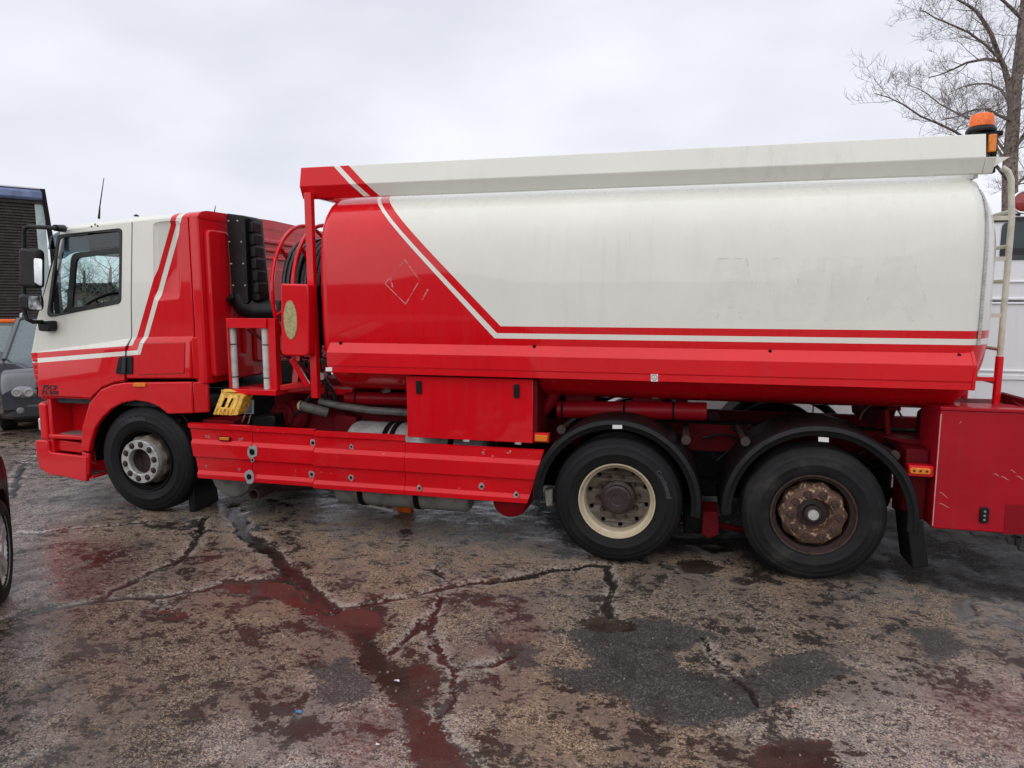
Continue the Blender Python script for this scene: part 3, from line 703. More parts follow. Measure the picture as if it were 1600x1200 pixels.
def wheel(kind, c, yface, parent, rot=0., Rr=.512, tmat='tyre', label=None):
    c = Vector((c[0], yface, c[1])); w = .30
    barrel = [(.300, .012), (.304, .004), (.302, -.002), (.292, .000), (.286, .012), (.280, .03), (.262, .045), (.256, .10), (.256, .20), (.27, .26), (.30, .285)]
    wh = part('wheel', MB().lathe(barrel, c, 56), {'drive': 'cream', 'tag': 'rustd', 'steer': 'blackm'}[kind], parent)
    if label: wh['label'] = label
    part('tyre', MB().lathe(tyre_prof(Rr, w), c, 80), tmat, wh)
    nut = None
    def nuts(r, y, rad, dep, mat, a0, n=10):
        mb = MB().lathe([(0, -dep), (rad * .55, -dep), (rad * .62, -dep * .8), (rad * .7, -dep * .55), (rad, -dep * .5), (rad, 0)], (0, 0, 0), 6)
        me_ = mesh_of('wheel_nut', mb, M[mat])
        for k in range(n):
            a = a0 + 2 * math.pi * k / n
            link(bpy.data.objects.new('wheel_nut', me_), wh, (c.x + r * math.cos(a), c.y + y, c.z + r * math.sin(a)))
    if kind == 'drive':
        prof = [(.125, .165), (.20, .165), (.215, .158), (.258, .128)]
        vs, fs = disc_with_holes(prof, .232, .018, 10, rot + .31)
        part('wheel_disc', MB().add([(c.x + p[0], c.y + p[1], c.z + p[2]) for p in vs], fs), 'brown', wh, sm=40)
        part('drum', MB().lathe([(.262, .19), (0, .19)], c, 32), 'grime', wh)
        part('hub', MB().lathe([(.140, .164), (.138, .11), (.125, .10), (.112, .095), (.110, .055), (.098, .045), (.05, .045), (.045, .05), (0, .05)], c, 40), 'darkhub', wh)
        nuts(.165, .165, .024, .045, 'rustd', rot)
        mb = MB().lathe([(0, -.012), (.009, -.012), (.011, 0)], (0, 0, 0), 8); me_ = mesh_of('hub_bolt', mb, M['rustd'])
        for k in range(10):
            a = 2 * math.pi * k / 10 + .2; link(bpy.data.objects.new('hub_bolt', me_), wh, (c.x + .088 * math.cos(a), c.y + .045, c.z + .088 * math.sin(a)))
        part('inner_tyre', MB().lathe(tyre_prof(Rr, w), c + Vector((0, .345, 0)), 64), 'tyre', wh)
    else:
        pr = -.03 if kind == 'tag' else -.012       # how far the disc face stands out of the rim
        sc = lambda a, k: 1 + (.085 * (0.5 + 0.5 * math.cos(10 * (a - rot))) if k < 3 else 0)
        dprof = [(.222, .12), (.222, .035), (.219, .022), (.214, pr + .02), (.205, pr + .004), (.198, pr), (.135, pr), (.130, pr + .006), (.126, pr + .03), (.105, pr + .085)]
        part('wheel_disc', MB().lathe(dprof, c, 100, mod=sc), 'rust' if kind == 'tag' else 'brown', wh, sm=40)
        part('drum', MB().lathe([(.258, .15), (0, .15)], c, 32), 'grime', wh)
        if kind == 'tag':
            part('hub', MB().lathe([(.108, pr + .085), (.07, pr + .08), (.066, pr + .05), (.055, pr + .04), (0, pr + .04)], c, 32), 'darkhub', wh)
            part('hub_cap', MB().lathe([(.040, pr + .045), (.040, pr + .030), (.036, pr + .022), (0, pr + .020)], c, 28), 'alu', wh)
            nuts(.166, pr, .027, .030, 'rustd', rot)
            mb = MB().lathe([(.026, -.001), (.033, -.003), (.035, 0)], (0, 0, 0), 16); me_ = mesh_of('washer', mb, M['rust'])
            for k in range(10):
                a = rot + 2 * math.pi * k / 10; link(bpy.data.objects.new('washer', me_), wh, (c.x + .166 * math.cos(a), c.y + pr, c.z + .166 * math.sin(a)))
        else:
            part('nut_ring', MB().lathe([(.207, pr), (.207, pr - .045), (.202, pr - .052), (.128, pr - .052), (.122, pr - .046), (.118, pr)], c, 56), 'steel', wh)
            part('hub', MB().lathe([(.122, pr - .02), (.115, pr + .03), (.095, pr + .06), (0, pr + .065)], c, 32), 'darkhub', wh)
            nuts(.1655, pr - .052, .022, .016, 'rustd', rot)
            mb = MB().lathe([(.022, -.0015), (.0285, -.003), (.03, 0)], (0, 0, 0), 16); me_ = mesh_of('nut_recess', mb, M['blackm'])
            for k in range(10):
                a = rot + 2 * math.pi * k / 10; link(bpy.data.objects.new('nut_recess', me_), wh, (c.x + .1655 * math.cos(a), c.y + pr - .052, c.z + .1655 * math.sin(a)))
    return wh
YF, YR = .045, -.03
cf = (-4.950,0.501); cm = (-0.478,0.465); cr = (0.971,0.457)
wf = wheel('steer', (cf[0], .512 + gz(cf[0])), YF, truck, .17, label='front wheel with silver nut ring')
wm = wheel('drive', (cm[0], .512 + gz(cm[0])), YR, truck, .10, label='middle wheel with deep cream rim')
wr = wheel('tag', (cr[0], .512 + gz(cr[0])), YR, truck, .0, tmat='tyre_muddy', label='rear wheel with rusty brown disc')
for w_, txt, a_, yf, cx in ((wf, 'Hankook', math.pi / 2 + .18, YF, cf), (wm, 'Continental', .42, YR, cm)):
    cc = Vector((cx[0], 0, .512 + gz(cx[0])))
    vs, fs = arc_text(txt, .062 if txt[0] == 'H' else .05, .408, a_, cc, yf - .004)
    part('tyre_lettering', MB().add(vs, fs), 'letter', w_, sm=0)
for w_, dy in ((wf, 2.12), (wm, 1.85), (wr, 2.2)): dup_tree(w_, truck, (0, dy, 0))

# mudguards over the two rear wheels
def mudguard(c, yf, a0, a1, Rg, mat='black'):
    sec = [(Rg - .085, .012), (Rg - .080, .0), (Rg - .050, -.006), (Rg - .042, -.014), (Rg - .012, -.006), (Rg - .002, .010), (Rg, .03), (Rg, .56), (Rg - .01, .56), (Rg - .012, .03), (Rg - .03, .012)]
    return part('mudguard', MB().lathe(sec + [sec[0]], Vector((c[0], yf, c[1])), 40, a0, a1, cap=True), mat, truck, sm=40)
mcz, rcz = .512 + gz(cm[0]), .512 + gz(cr[0])
mg = mudguard((cm[0] - .01, mcz), -.055, -.12, math.pi + .04, .665)
mr = mudguard((cr[0] + .02, rcz), -.055, -.10, math.pi + .05, .685)
part('sticker', MB().prism([(-0.515,1.071),(-0.442,1.074),(-0.441,1.044),(-0.515,1.041)], -.069, -.064), 'white', mg, sm=0)
part('sticker', MB().prism([(0.969,1.048),(1.038,1.046),(1.040,1.013),(0.971,1.015)], -.069, -.064), 'white', mr, sm=0)
fl = [(1.587,-0.040,0.488), (1.699,-0.040,0.478), (1.754,-0.030,0.137), (1.648,-0.030,0.107)]
part('mud_flap', MB().loft([[(p[0], y, p[2]) for p in fl] for y in (-.05, .26)]), 'black', mr, bev=.01)
for p in ((-0.930,0.100,1.001), (0.041,0.100,0.964), (0.474,0.100,0.975), (1.497,0.100,0.925)):
    part('mudguard_stay', MB().tube([(p[0], .02, p[2]), (p[0], .85, p[2] - .04)], .026, 10).tube([(p[0], .0, p[2]), (p[0], .04, p[2])], .036, 10), 'darkhub', truck)
for w_, dy in ((mg, 1.96), (mr, 1.96)): dup_tree(w_, truck, (0, dy, 0))

# ------------------------------------------------------------------ chassis
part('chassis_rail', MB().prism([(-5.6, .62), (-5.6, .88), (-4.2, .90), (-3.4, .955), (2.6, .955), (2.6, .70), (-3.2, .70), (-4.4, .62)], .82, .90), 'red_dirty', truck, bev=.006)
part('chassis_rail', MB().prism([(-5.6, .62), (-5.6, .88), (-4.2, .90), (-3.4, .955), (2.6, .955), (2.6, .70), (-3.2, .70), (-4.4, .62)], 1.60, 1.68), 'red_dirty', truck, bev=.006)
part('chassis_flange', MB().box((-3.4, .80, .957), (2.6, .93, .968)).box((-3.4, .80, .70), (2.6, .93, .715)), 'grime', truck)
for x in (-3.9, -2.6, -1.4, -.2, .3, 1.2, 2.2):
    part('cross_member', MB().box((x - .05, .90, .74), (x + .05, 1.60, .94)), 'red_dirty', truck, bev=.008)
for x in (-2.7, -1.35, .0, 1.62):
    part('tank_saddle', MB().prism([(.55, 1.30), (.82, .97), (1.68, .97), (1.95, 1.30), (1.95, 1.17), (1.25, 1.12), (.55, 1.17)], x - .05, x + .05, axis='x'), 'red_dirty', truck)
for c_, y0, y1 in ((cf, .3, 2.2), (cm, .3, 2.2), (cr, .3, 2.2)):
    z = .512 + gz(c_[0]) - (.10 if c_ is cf else 0)
    part('axle', MB().tube([(c_[0], y0, z), (c_[0], .9, z), (c_[0], 1.1, z), (c_[0], 1.4, z), (c_[0], 1.6, z), (c_[0], y1, z)], [.07, .08, .20 if c_ is cm else .08, .20 if c_ is cm else .08, .08, .07], 14), 'grime', truck)
for x in (cm[0] - .45, cm[0] + .45, cr[0] - .42, cr[0] + .42):
    part('air_spring', MB().lathe([(.0, 0), (.12, 0), (.14, .06), (.125, .12), (.14, .18), (.12, .25), (0, .25)], (x, .72, .42), 20, axis='z'), 'black', truck)
    part('brake_chamber', MB().lathe([(0, 0), (.08, 0), (.09, .05), (.08, .12), (0, .14)], (x, .42, .36), 16, axis='x'), 'grime', truck)
part('prop_shaft', MB().tube([(-4.2, 1.25, .66), (-2.0, 1.25, .6), (cm[0], 1.25, .5)], .06, 12), 'grime', truck)
part('gearbox', MB().box((-4.9, .98, .42), (-3.75, 1.52, 1.02)), 'grime', truck, bev=.08, seg=3)
part('pump_unit', MB().box((-3.35, .95, .34), (-1.35, 1.55, .93)), 'grime', truck, bev=.06)  # added box, keeps the van's brightness off the ground below
part('engine', MB().box((-6.0, .9, .45), (-4.9, 1.6, 1.35)), 'grime', truck, bev=.05)
for xa_, xb_ in ((cm[0] - 1.0, cm[0] - .15), (cm[0] + .15, cr[0] - .15), (cr[0] + .15, cr[0] + .75)):
    part('bogie_frame', MB().box((xa_, .80, .30), (xb_, 1.70, .71)), 'grime', truck, bev=.05)  # added box closing bright gaps and darkening the ground between the wheels
    part('spring_pack', MB().prism([(xa_, .50), (xb_, .50), (xb_ - .1, .40), ((xa_ + xb_) / 2, .36), (xa_ + .1, .40)], .62, .76), 'grime', truck)  # added dark filler for the same bright gap
# brackets between the wheels
part('spring_hanger', MB().prism([(0.191,0.331),(0.310,0.340),(0.326,0.150),(0.248,0.111),(0.187,0.138)], .25, .55), 'red_dirty', truck, bev=.01)
part('stabiliser_bar', MB().tube([(-0.320,0.500,0.182), (0.134,0.500,0.183), (0.472,0.500,0.132), (0.687,0.600,0.094)], .028, 8), 'red_dirty', truck)
part('brake_bracket', MB().prism([(0.029,0.379),(0.149,0.410),(0.203,0.317),(0.189,0.132),(0.047,0.120)], .3, .42), 'grime', truck, bev=.015)
part('valve_block', MB().prism([(-1.106,0.438),(-1.035,0.453),(-1.028,0.310),(-1.088,0.294)], .2, .3), 'alu', truck, bev=.01)

# ------------------------------------------------------------------ pipes, tool locker, tanks below
part('discharge_pipe', MB().tube([(-1.026,0.400,1.098), (-0.844,0.400,1.105), (-0.335,0.400,1.119), (0.199,0.400,1.130)], .075, 20), 'red_pipe', truck)
for px_ in ((-0.462,0.400,1.114), (-0.065,0.400,1.124), (-0.982,0.400,1.099)):
    part('pipe_band', MB().lathe([(.077, -.008), (.080, -.008), (.080, .008), (.077, .008)], px_, 20, axis='x'), 'grime', truck)
part('pipe_elbow', MB().tube([(-1.238,0.420,1.041), (-1.165,0.420,1.089), (-1.098,0.420,1.159), (-1.065,0.420,1.260)], .062, 14), 'red_pipe', truck)
part('collector_box', MB().prism([(-1.015,1.357),(-0.729,1.365),(-0.715,1.146),(-0.969,1.137)], .45, .9), 'red_dirty', truck, bev=.02)
part('collector_box', MB().prism([(-0.439,1.363),(-0.145,1.360),(-0.150,1.146),(-0.403,1.147)], .45, .9), 'red_dirty', truck, bev=.02)
vv = part('valve', MB().prism([(-0.247,1.300),(-0.185,1.302),(-0.188,1.221),(-0.240,1.219)], .38, .45), 'brown', truck, bev=.004)
part('valve_lever', MB().bar((-0.323,0.410,1.237), (-0.204,0.410,1.273), .02, .02), 'brown', vv)
part('discharge_pipe', MB().tube([(-3.063,0.500,1.113), (-2.939,0.500,1.117), (-2.395,0.500,1.124)], [.052, .062, .062], 18), 'red_pipe', truck)
part('pipe_band', MB().lathe([(.064, -.006), (.067, -.006), (.067, .006), (.064, .006)], (-2.945,0.500,1.117), 18, axis='x'), 'grime', truck)
part('valve_lever', MB().bar((-2.668,0.450,1.193), (-2.592,0.450,1.207), .02, .03).bar((-2.637,0.450,1.194), (-2.591,0.450,1.242), .015, .015), 'brown', truck)
part('suction_hose', MB().tube([(-3.315,0.460,1.079), (-3.106,0.440,1.047), (-2.774,0.420,1.021), (-2.396,0.420,1.012)], .034, 14), 'dullhose', truck)
sp_ = part('spout', MB().tube([(-3.446,0.340,1.049), (-3.338,0.380,1.017), (-3.228,0.440,0.975)], .046, 14), 'dullhose', truck)
part('spout_cap', MB().lathe([(0, -.02), (.040, -.018), (.048, -.006), (.048, .012)], (-3.446,0.340,1.049), 18, axis='x'), 'beige', sp_)
# tool locker
lk = [(-2.255,1.392),(-1.167,1.401),(-1.165,0.876),(-2.266,0.870)]
x0, x1, z0, z1 = lk[0][0], lk[1][0], lk[2][1], lk[0][1]
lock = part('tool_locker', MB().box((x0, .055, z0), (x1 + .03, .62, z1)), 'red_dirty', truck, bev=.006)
part('locker_flap', MB().box((x0 - .005, .030, z0 - .004), (x1, .054, z1 + .004)), 'red', lock, bev=.005)
for c_ in ((-2.145,1.303), (-1.302,1.298)):
    h_ = part('latch', MB().prism(rnd(rect(c_[0] - .024, c_[1] - .056, c_[0] + .024, c_[1] + .056), .015, 3), .012, .032), 'black', lock, bev=.004)
    h_['label'] = 'black flush latch'
for c_ in ((-2.175,0.880), (-1.732,0.886), (-1.288,0.886)):
    part('hinge', MB().box((c_[0] - .026, .014, c_[1] - .028), (c_[0] + .026, .034, c_[1] - .012)), 'steel', lock, bev=.002)
mk = [(-1.164,0.957),(-1.036,0.953),(-1.036,0.879),(-1.164,0.883)]
mo = part('marker_lamp', MB().box((mk[0][0], .05, mk[2][1]), (mk[1][0], .09, mk[0][1])), 'red', truck, bev=.004)
part('lamp_lens', MB().box((mk[0][0] + .012, .034, mk[2][1] + .012), (mk[1][0] - .012, .052, mk[0][1] - .016)), 'amber', mo, bev=.004)
# cylinders under the body
ft = part('fuel_tank', MB().lathe([(0, 0), (.24, 0), (.285, .03), (.30, .07), (.30, 1.28), (.285, 1.33), (.24, 1.36), (0, 1.36)], (-3.0, .50, .60), 40, axis='x'), 'alu', truck)
for x in (-2.62, -2.55, -1.98): part('tank_strap', MB().lathe([(.301, 0), (.306, 0), (.306, .05), (.301, .05)], (x, .50, .60), 40, axis='x'), 'grime', ft)
wt = part('waste_tank', MB().lathe([(0, 0), (.12, 0), (.15, .03), (.15, 1.24), (.12, 1.27), (0, 1.27)], ((-3.048,0.223)[0], .30, (-2.363,0.164)[1] + .155), 32, axis='x'), 'tankgrey', truck)
for p in ((-2.803,0.300,0.210), (-2.270,0.300,0.189)): part('tank_strap', MB().lathe([(.151, 0), (.158, 0), (.158, .05), (.151, .05)], (p[0], .30, (-2.363,0.164)[1] + .155), 32, axis='x'), 'grime', wt)
ap = (-1.391,0.300,0.196)
part('air_tank', MB().lathe([(0, -.02), (.10, -.01), (.145, .02), (.16, .08), (.16, .5), (0, .5)], (ap[0], .12, ap[2] + .15), 32), 'red_pipe', truck)
mc_ = (-4.142,0.220,0.376)
mf = part('muffler', MB().lathe([(0, -.015), (.19, -.015), (.215, .0), (.225, .02), (.225, .6), (0, .6)], (mc_[0], .22, mc_[2]), 40), 'tankgrey', truck)
ep = (-3.812,0.080,0.244)
part('exhaust_pipe', MB().lathe([(.046, .3), (.046, .0), (.056, .0), (.056, .4)], (ep[0], .08, ep[2]), 24).tube([(ep[0], .45, ep[2]), (ep[0] + .3, .5, ep[2] + .02), (ep[0] + .7, .5, ep[2] + .1)], .07, 14), 'rustd', mf)

# ------------------------------------------------------------------ side skirt, three pressed panels
zt, zb = (-2.352,0.888)[1], (-2.363,0.373)[1]
def zpx(y): return zb + (y - 771) / (679.5 - 771) * (zt - zb)
prof = [(.045, zpx(679.5)), (.012, zpx(680.5)), (.012, zpx(687)), (.034, zpx(689)), (.034, zpx(706)), (.006, zpx(712.5)), (.006, zpx(734)), (.030, zpx(736)), (.030, zpx(758)), (.004, zpx(763.5)), (.004, zpx(770)), (.012, zpx(771))]
def skirt_x(z, top, bot): return top[0] + (bot[0] - top[0]) * (top[1] - z) / (top[1] - bot[1])
ends = [((-4.428,0.900), (-4.339,0.378)), ((-3.758,0.888), (-3.781,0.377)), ((-3.132,0.890), (-3.155,0.374)), ((-2.276,0.883), (-2.289,0.373)), ((-1.072,0.825), (-1.204,0.383))]
skirts = []
for k, (dz, dy) in enumerate(((.012, 0), (.008, .002), (-.004, -.003), (-.004, -.003))):
    (tl, bl), (tr, br) = ends[k], ends[k + 1]; g = .002; ra, rb = [], []
    pk = prof if k < 3 else [(.050, zpx(691)), (.034, zpx(692))] + prof[4:]
    for y, z in pk:
        xa = skirt_x(z, tl, bl) + g; xb = skirt_x(z, tr, br) - g
        ra.append((xa, y + dy, z + dz)); rb.append((xb, y + dy, z + dz))
    mb = MB()
    n_ = len(ra); vs = ra + rb + [(p[0], p[1] + .018, p[2]) for p in ra] + [(p[0], p[1] + .018, p[2]) for p in rb]
    fs = []
    for i in range(n_ - 1):
        fs += [(i, i + 1, n_ + i + 1, n_ + i), (2 * n_ + i, 3 * n_ + i, 3 * n_ + i + 1, 2 * n_ + i + 1), (i, 2 * n_ + i, 2 * n_ + i + 1, i + 1), (n_ + i, n_ + i + 1, 3 * n_ + i + 1, 3 * n_ + i)]
    fs += [(0, n_, 3 * n_, 2 * n_), (n_ - 1, 3 * n_ - 1, 4 * n_ - 1, 2 * n_ - 1)]
    skirts.append(part('side_skirt', mb.add(vs, fs), 'red_skirt', truck, sm=20))
for w_ in list(skirts): dup(w_, truck, (0, 2.42, 0))
part('tool_locker', MB().box((x0, 1.88, z0), (x1, 2.45, z1)), 'red_dirty', truck, bev=.006)
part('waste_tank', MB().lathe([(0, 0), (.26, 0), (.30, .03), (.30, 1.74), (.26, 1.77), (0, 1.77)], (-3.4, 2.0, .62), 32, axis='x'), 'tankgrey', truck)
def crater(c, y, r, mat='steel', par=None, dark=True, stretch=1.0):
    n_ = 12; rr = [r * (.8 + .4 * random.random()) for _ in range(n_)]
    pts = [(c[0] + rr[i] * math.cos(2 * math.pi * i / n_) * stretch, y, c[1] + rr[i] * 1.2 * math.sin(2 * math.pi * i / n_)) for i in range(n_)]
    q = part('chipped_paint', MB().add(pts + [(p[0], p[1] + .003, p[2]) for p in pts], [tuple(range(n_))] + [(i, (i + 1) % n_, n_ + (i + 1) % n_, n_ + i) for i in range(n_)]), mat, par, sm=0)
    if dark: part('bolt', MB().lathe([(0, -.007), (r * .42, -.005), (r * .55, .001)], (c[0], y - .0005, c[1]), 10), 'grime', par)
for c_, y, r, s_ in (((-3.158,0.775), .0335, .030, 1), ((-3.178,0.490), .029, .028, 1), ((-4.248,0.779), .0335, .010, 0), ((-4.221,0.780), .0335, .010, 0), ((-3.899,0.766), .0335, .010, 0), ((-3.872,0.774), .0335, .010, 0), ((-4.263,0.496), .0275, .010, 0), ((-3.912,0.492), .0275, .010, 0), ((-3.753,0.667), .003, .055, 1), ((-3.794,0.435), .001, .05, 1), ((-3.753,0.592), .003, .02, 1)):
    crater(c_, y, r, 'steel', skirts[0 if c_[0] < ends[1][0][0] else 1])
for c_, y, r in (((-2.784,0.760), .027, .020), ((-2.793,0.485), .023, .026), ((-2.148,0.439), .001, .022), ((-1.601,0.484), .023, .024), ((-1.296,0.442), -.003, .022), ((-1.588,0.768), .028, .01)):
    crater(c_, y, r, 'steel', skirts[2 if c_[0] < ends[3][0][0] else 3])
sl_ = [(-4.109,0.793),(-3.982,0.787),(-3.984,0.751),(-4.112,0.751)]
mo = part('marker_lamp', MB().prism(rnd(sl_, .012, 3), .020, .036), 'blackm', skirts[0], bev=.003)
part('lamp_lens', MB().box((sl_[0][0] + .012, .012, sl_[2][1] + .008), (sl_[1][0] - .014, .022, sl_[0][1] - .008)), 'amber', mo, bev=.003)
for x in (-4.2, -3.2, -2.0, -1.3): part('skirt_bracket', MB().box((x - .02, .055, .45), (x + .02, .84, .50)).box((x - .02, .055, .72), (x + .02, .84, .76)), 'grime', truck)

# ------------------------------------------------------------------ rear cabinet
xa = (1.771,0.994)[0]; za, zbm = (1.968,1.268)[1], (2.070,0.406)[1]
cab_ = part('rear_cabinet', MB().box((xa, .0, zbm), (3.1, .42, za)), 'red_cabinet', truck, bev=.012, seg=3)
part('cabinet_trim', MB().box((xa - .006, -.012, za - .002), (3.1, .06, za + .022)), 'red_cabinet', cab_, bev=.005)
h_ = (2.089,0.529)
hd = part('cabinet_latch', MB().prism(rnd(rect(h_[0] - .028, h_[1] - .055, h_[0] + .028, h_[1] + .06), .02, 3), -.018, .002), 'black', cab_, bev=.005)
for dz in (-.03, 0, .03): part('latch_screw', MB().lathe([(0, -.004), (.008, -.003), (.009, 0)], (h_[0], -.018, h_[1] + dz), 10), 'tankgrey', hd)
part('patch_plate', MB().prism([(2.217,0.617),(2.483,0.632),(2.500,0.418),(2.221,0.404)], -.003, .001), 'red_patch', cab_, sm=0)
def scratch(p, q, w=.004, mat='ghost_edge2'):
    pts = [Vector((p[0], p[1])).lerp(Vector((q[0], q[1])), t / 5) + Vector((0, math.sin(t * 1.1) * .006)) for t in range(6)]
    mb = MB(); vs = [(a.x, -.0015, a.y + w * (1 - abs(i - 2.5) / 3)) for i, a in enumerate(pts)] + [(a.x, -.0015, a.y - w * (1 - abs(i - 2.5) / 3)) for i, a in enumerate(pts)]
    return mb.add(vs, [(i, i + 1, 7 + i, 6 + i) for i in range(5)])
M['scratch'] = plain('scratched_paint', (.62, .25, .24), .5, var=.2)
for a_, b_ in (((1.797,0.675), (1.860,0.642)), ((2.126,0.826), (2.166,0.820)), ((2.171,0.811), (2.226,0.796)), ((2.263,0.821), (2.315,0.806)), ((2.225,0.860), (2.265,0.849)), ((1.888,1.165), (1.905,1.202)), ((1.798,0.591), (1.873,0.573))):
    part('scratch', scratch(a_, b_, .0035), 'scratch', cab_, sm=0)
part('cabinet_edge', MB().box((xa - .002, -.002, zbm + .02), (xa + .005, .004, za - .03)), 'scratch', cab_)
mk = [(1.597,0.855),(1.754,0.859),(1.755,0.775),(1.607,0.770)]
mo = part('marker_lamp', MB().box((mk[0][0], .02, mk[2][1]), (xa - .007, .10, mk[0][1])), 'red', cab_, bev=.006)
lz = (1.672,0.819)
part('lamp_lens', MB().prism(rnd(rect(lz[0] - .068, lz[1] - .022, lz[0] + .068, lz[1] + .022), .02, 4), .006, .022), 'amber', mo, bev=.004)
for dx in (-.04, 0, .04): part('lamp_bulb', MB().lathe([(0, -.003), (.009, -.002), (.01, 0)], (lz[0] + dx, .006, lz[1]), 8), 'rustd', mo)
part('cabinet_side', MB().box((xa - .16, .14, zbm + .02), (xa - .008, .42, za - .32)), 'red_dirty', cab_, bev=.01)
for y_ in (690, 705, 718, 727):
    pass
br = part('rear_bracket', MB().prism([(1.495,0.995),(1.813,0.971),(1.827,0.903),(1.774,0.910)], .35, .55).prism([(1.726,0.876),(1.861,0.848),(1.864,0.793),(1.792,0.819)], .40, .6), 'red_dirty', truck, bev=.006)
part('guard_hoop', MB().lathe([(.155, 0), (.165, 0), (.165, .03), (.155, .03)], ((1.600,0.800,1.110)[0], .8, (1.605,0.800,1.030)[2]), 24, .2, math.pi - .1), 'brown', truck)
part('rear_bracket', MB().bar((1.549,0.500,1.182), (1.582,0.500,0.929), .03, .05), 'red_dirty', truck)
part('rear_bracket', MB().prism([(1.857,1.134),(1.923,1.197),(1.940,0.947),(1.850,0.973)], .5, .8), 'red_dirty', truck, bev=.01)
part('tow_frame', MB().bar((2.360,0.600,1.297), (2.496,0.150,1.265), .05, .075), 'red_dirty', truck, bev=.006)
part('tow_frame', MB().bar((2.413,0.450,1.272), (2.419,0.300,1.247), .08, .05).box((2.0, .45, 1.18), (2.9, .9, 1.24)), 'red_dirty', truck, bev=.006)
mb = MB(); p0 = (2.055,0.060,0.351)
mb.tube([(2.033,0.060,0.378), (2.076,0.060,0.353), (2.136,0.060,0.358), (2.189,0.060,0.343), (2.216,0.060,0.364)], .007, 6)
mb.tube([(2.264,0.060,0.359), (2.279,0.060,0.323), (2.310,0.060,0.326), (2.320,0.060,0.359), (2.295,0.060,0.371)], .006, 6)
mb.tube([(2.314,0.060,0.382), (2.339,0.060,0.319), (2.353,0.060,0.282), (2.405,0.060,0.277)], .010, 6)
part('loose_cable', mb, 'wire', cab_)
part('plug', MB().lathe([(0, 0), (.02, 0), (.022, .06), (0, .07)], (2.339,0.060,0.309), 10, axis='z'), 'wire', cab_)

# ------------------------------------------------------------------ cab
CY0, CY1 = .06, 2.44
top_l, top_m, top_r = (-5.716,2.678), (-4.929,2.735), (-4.216,2.767)
door_poly = [(-5.716,2.678),(-4.934,2.734),(-5.002,2.020),(-5.021,1.687),(-5.092,1.584),(-5.124,1.262),(-5.238,1.243),(-5.389,1.189),(-5.533,1.076),(-6.159,1.080),(-6.134,1.460),(-6.099,1.834)]
win = rnd([(-5.772,2.638),(-5.038,2.686),(-5.106,1.997),(-5.979,1.854)], [.05, .04, .06, .05], 5)
xs_hub = [p[0] for p in door_poly]
inner_y = CY0 + .045
def cab_side(ya, yb, far=False):
    d = part('cab_door', MB().prism(door_poly, ya, yb, [win]), 'cab', truck, bev=.006)
    if far: d['label'] = 'door on the far side'
    return d
door = cab_side(CY0, inner_y); fdoor = cab_side(CY1 - .045, CY1, True)
lower_o = [(-6.127,1.529), (-5.022,1.684), (-5.092,1.581), (-5.123,1.265), (-5.237,1.246), (-5.389,1.193), (-5.533,1.079), (-6.158,1.083)]
lower_i = [(-6.099,1.512), (-5.067,1.598), (-5.074,1.574), (-5.104,1.280), (-5.217,1.262), (-5.368,1.208), (-5.511,1.098), (-6.126,1.102)]
part('door_skin', MB().pad(lower_o, lower_i, CY0 + .004, .035), 'cab', door, bev=.004)
# window: glass, rubber, inner sliding frame
def glass_in(par, ya):
    part('door_window', MB().prism(win, ya + .018, ya + .023), 'glass', par, sm=0)
    inn = rnd([(-5.749,2.608),(-5.065,2.655),(-5.130,2.014),(-5.938,1.882)], [.05, .04, .06, .05], 5)
    part('window_seal', MB().prism(win, ya - .006, ya + .026, [inn]), 'seal', par, bev=.003)
glass_in(door, CY0); glass_in(fdoor, CY1 - .04)
fr_o = rnd([(-5.637,2.464),(-5.062,2.517),(-5.111,2.008),(-5.746,1.904)], [.09, .02, .03, .02], 6)
fr_i = rnd([(-5.586,2.419),(-5.094,2.465),(-5.137,2.038),(-5.678,1.950)], [.075, .02, .03, .02], 6)
part('sliding_frame', MB().prism(fr_o, .064, .088, [fr_i]), 'seal', door, bev=.003)
part('wind_deflector', MB().prism([(-5.758,2.615),(-5.067,2.661),(-5.078,2.525),(-5.572,2.481),(-5.663,2.452),(-5.726,2.417),(-5.800,2.418)], .066, .070), 'dglass', door, sm=0)
# door handle and badge
hp = [(-5.137,1.501),(-4.983,1.510),(-4.997,1.336),(-5.194,1.336)]
hd = part('door_handle', MB().prism(rnd(hp, [.03, .02, .02, .02], 3), .018, .040), 'black', door, bev=.006)
part('handle_grip', MB().prism(rnd([(-5.087,1.496),(-5.051,1.497),(-5.064,1.346),(-5.107,1.345)], .008, 2), .004, .020), 'seal', hd, bev=.004)
for txt, c_, s_ in (('75CF', (-5.981,1.180), .062), ('75.360', (-5.987,1.130), .056)):
    vs, fs = text_mesh(txt, s_, .003, .0012)
    part('badge', MB().add([(c_[0] + p.x * 1.35, .031 - p.z, c_[1] + p.y) for p in vs], fs), 'darkhub', door, sm=0)
for c_ in ((-5.378,2.706), (-5.337,2.725), (-5.309,2.710)):
    part('screw_hole', MB().lathe([(0, -.002), (.008, -.002), (.009, .002)], (c_[0], .059, c_[1]), 8), 'black', door)
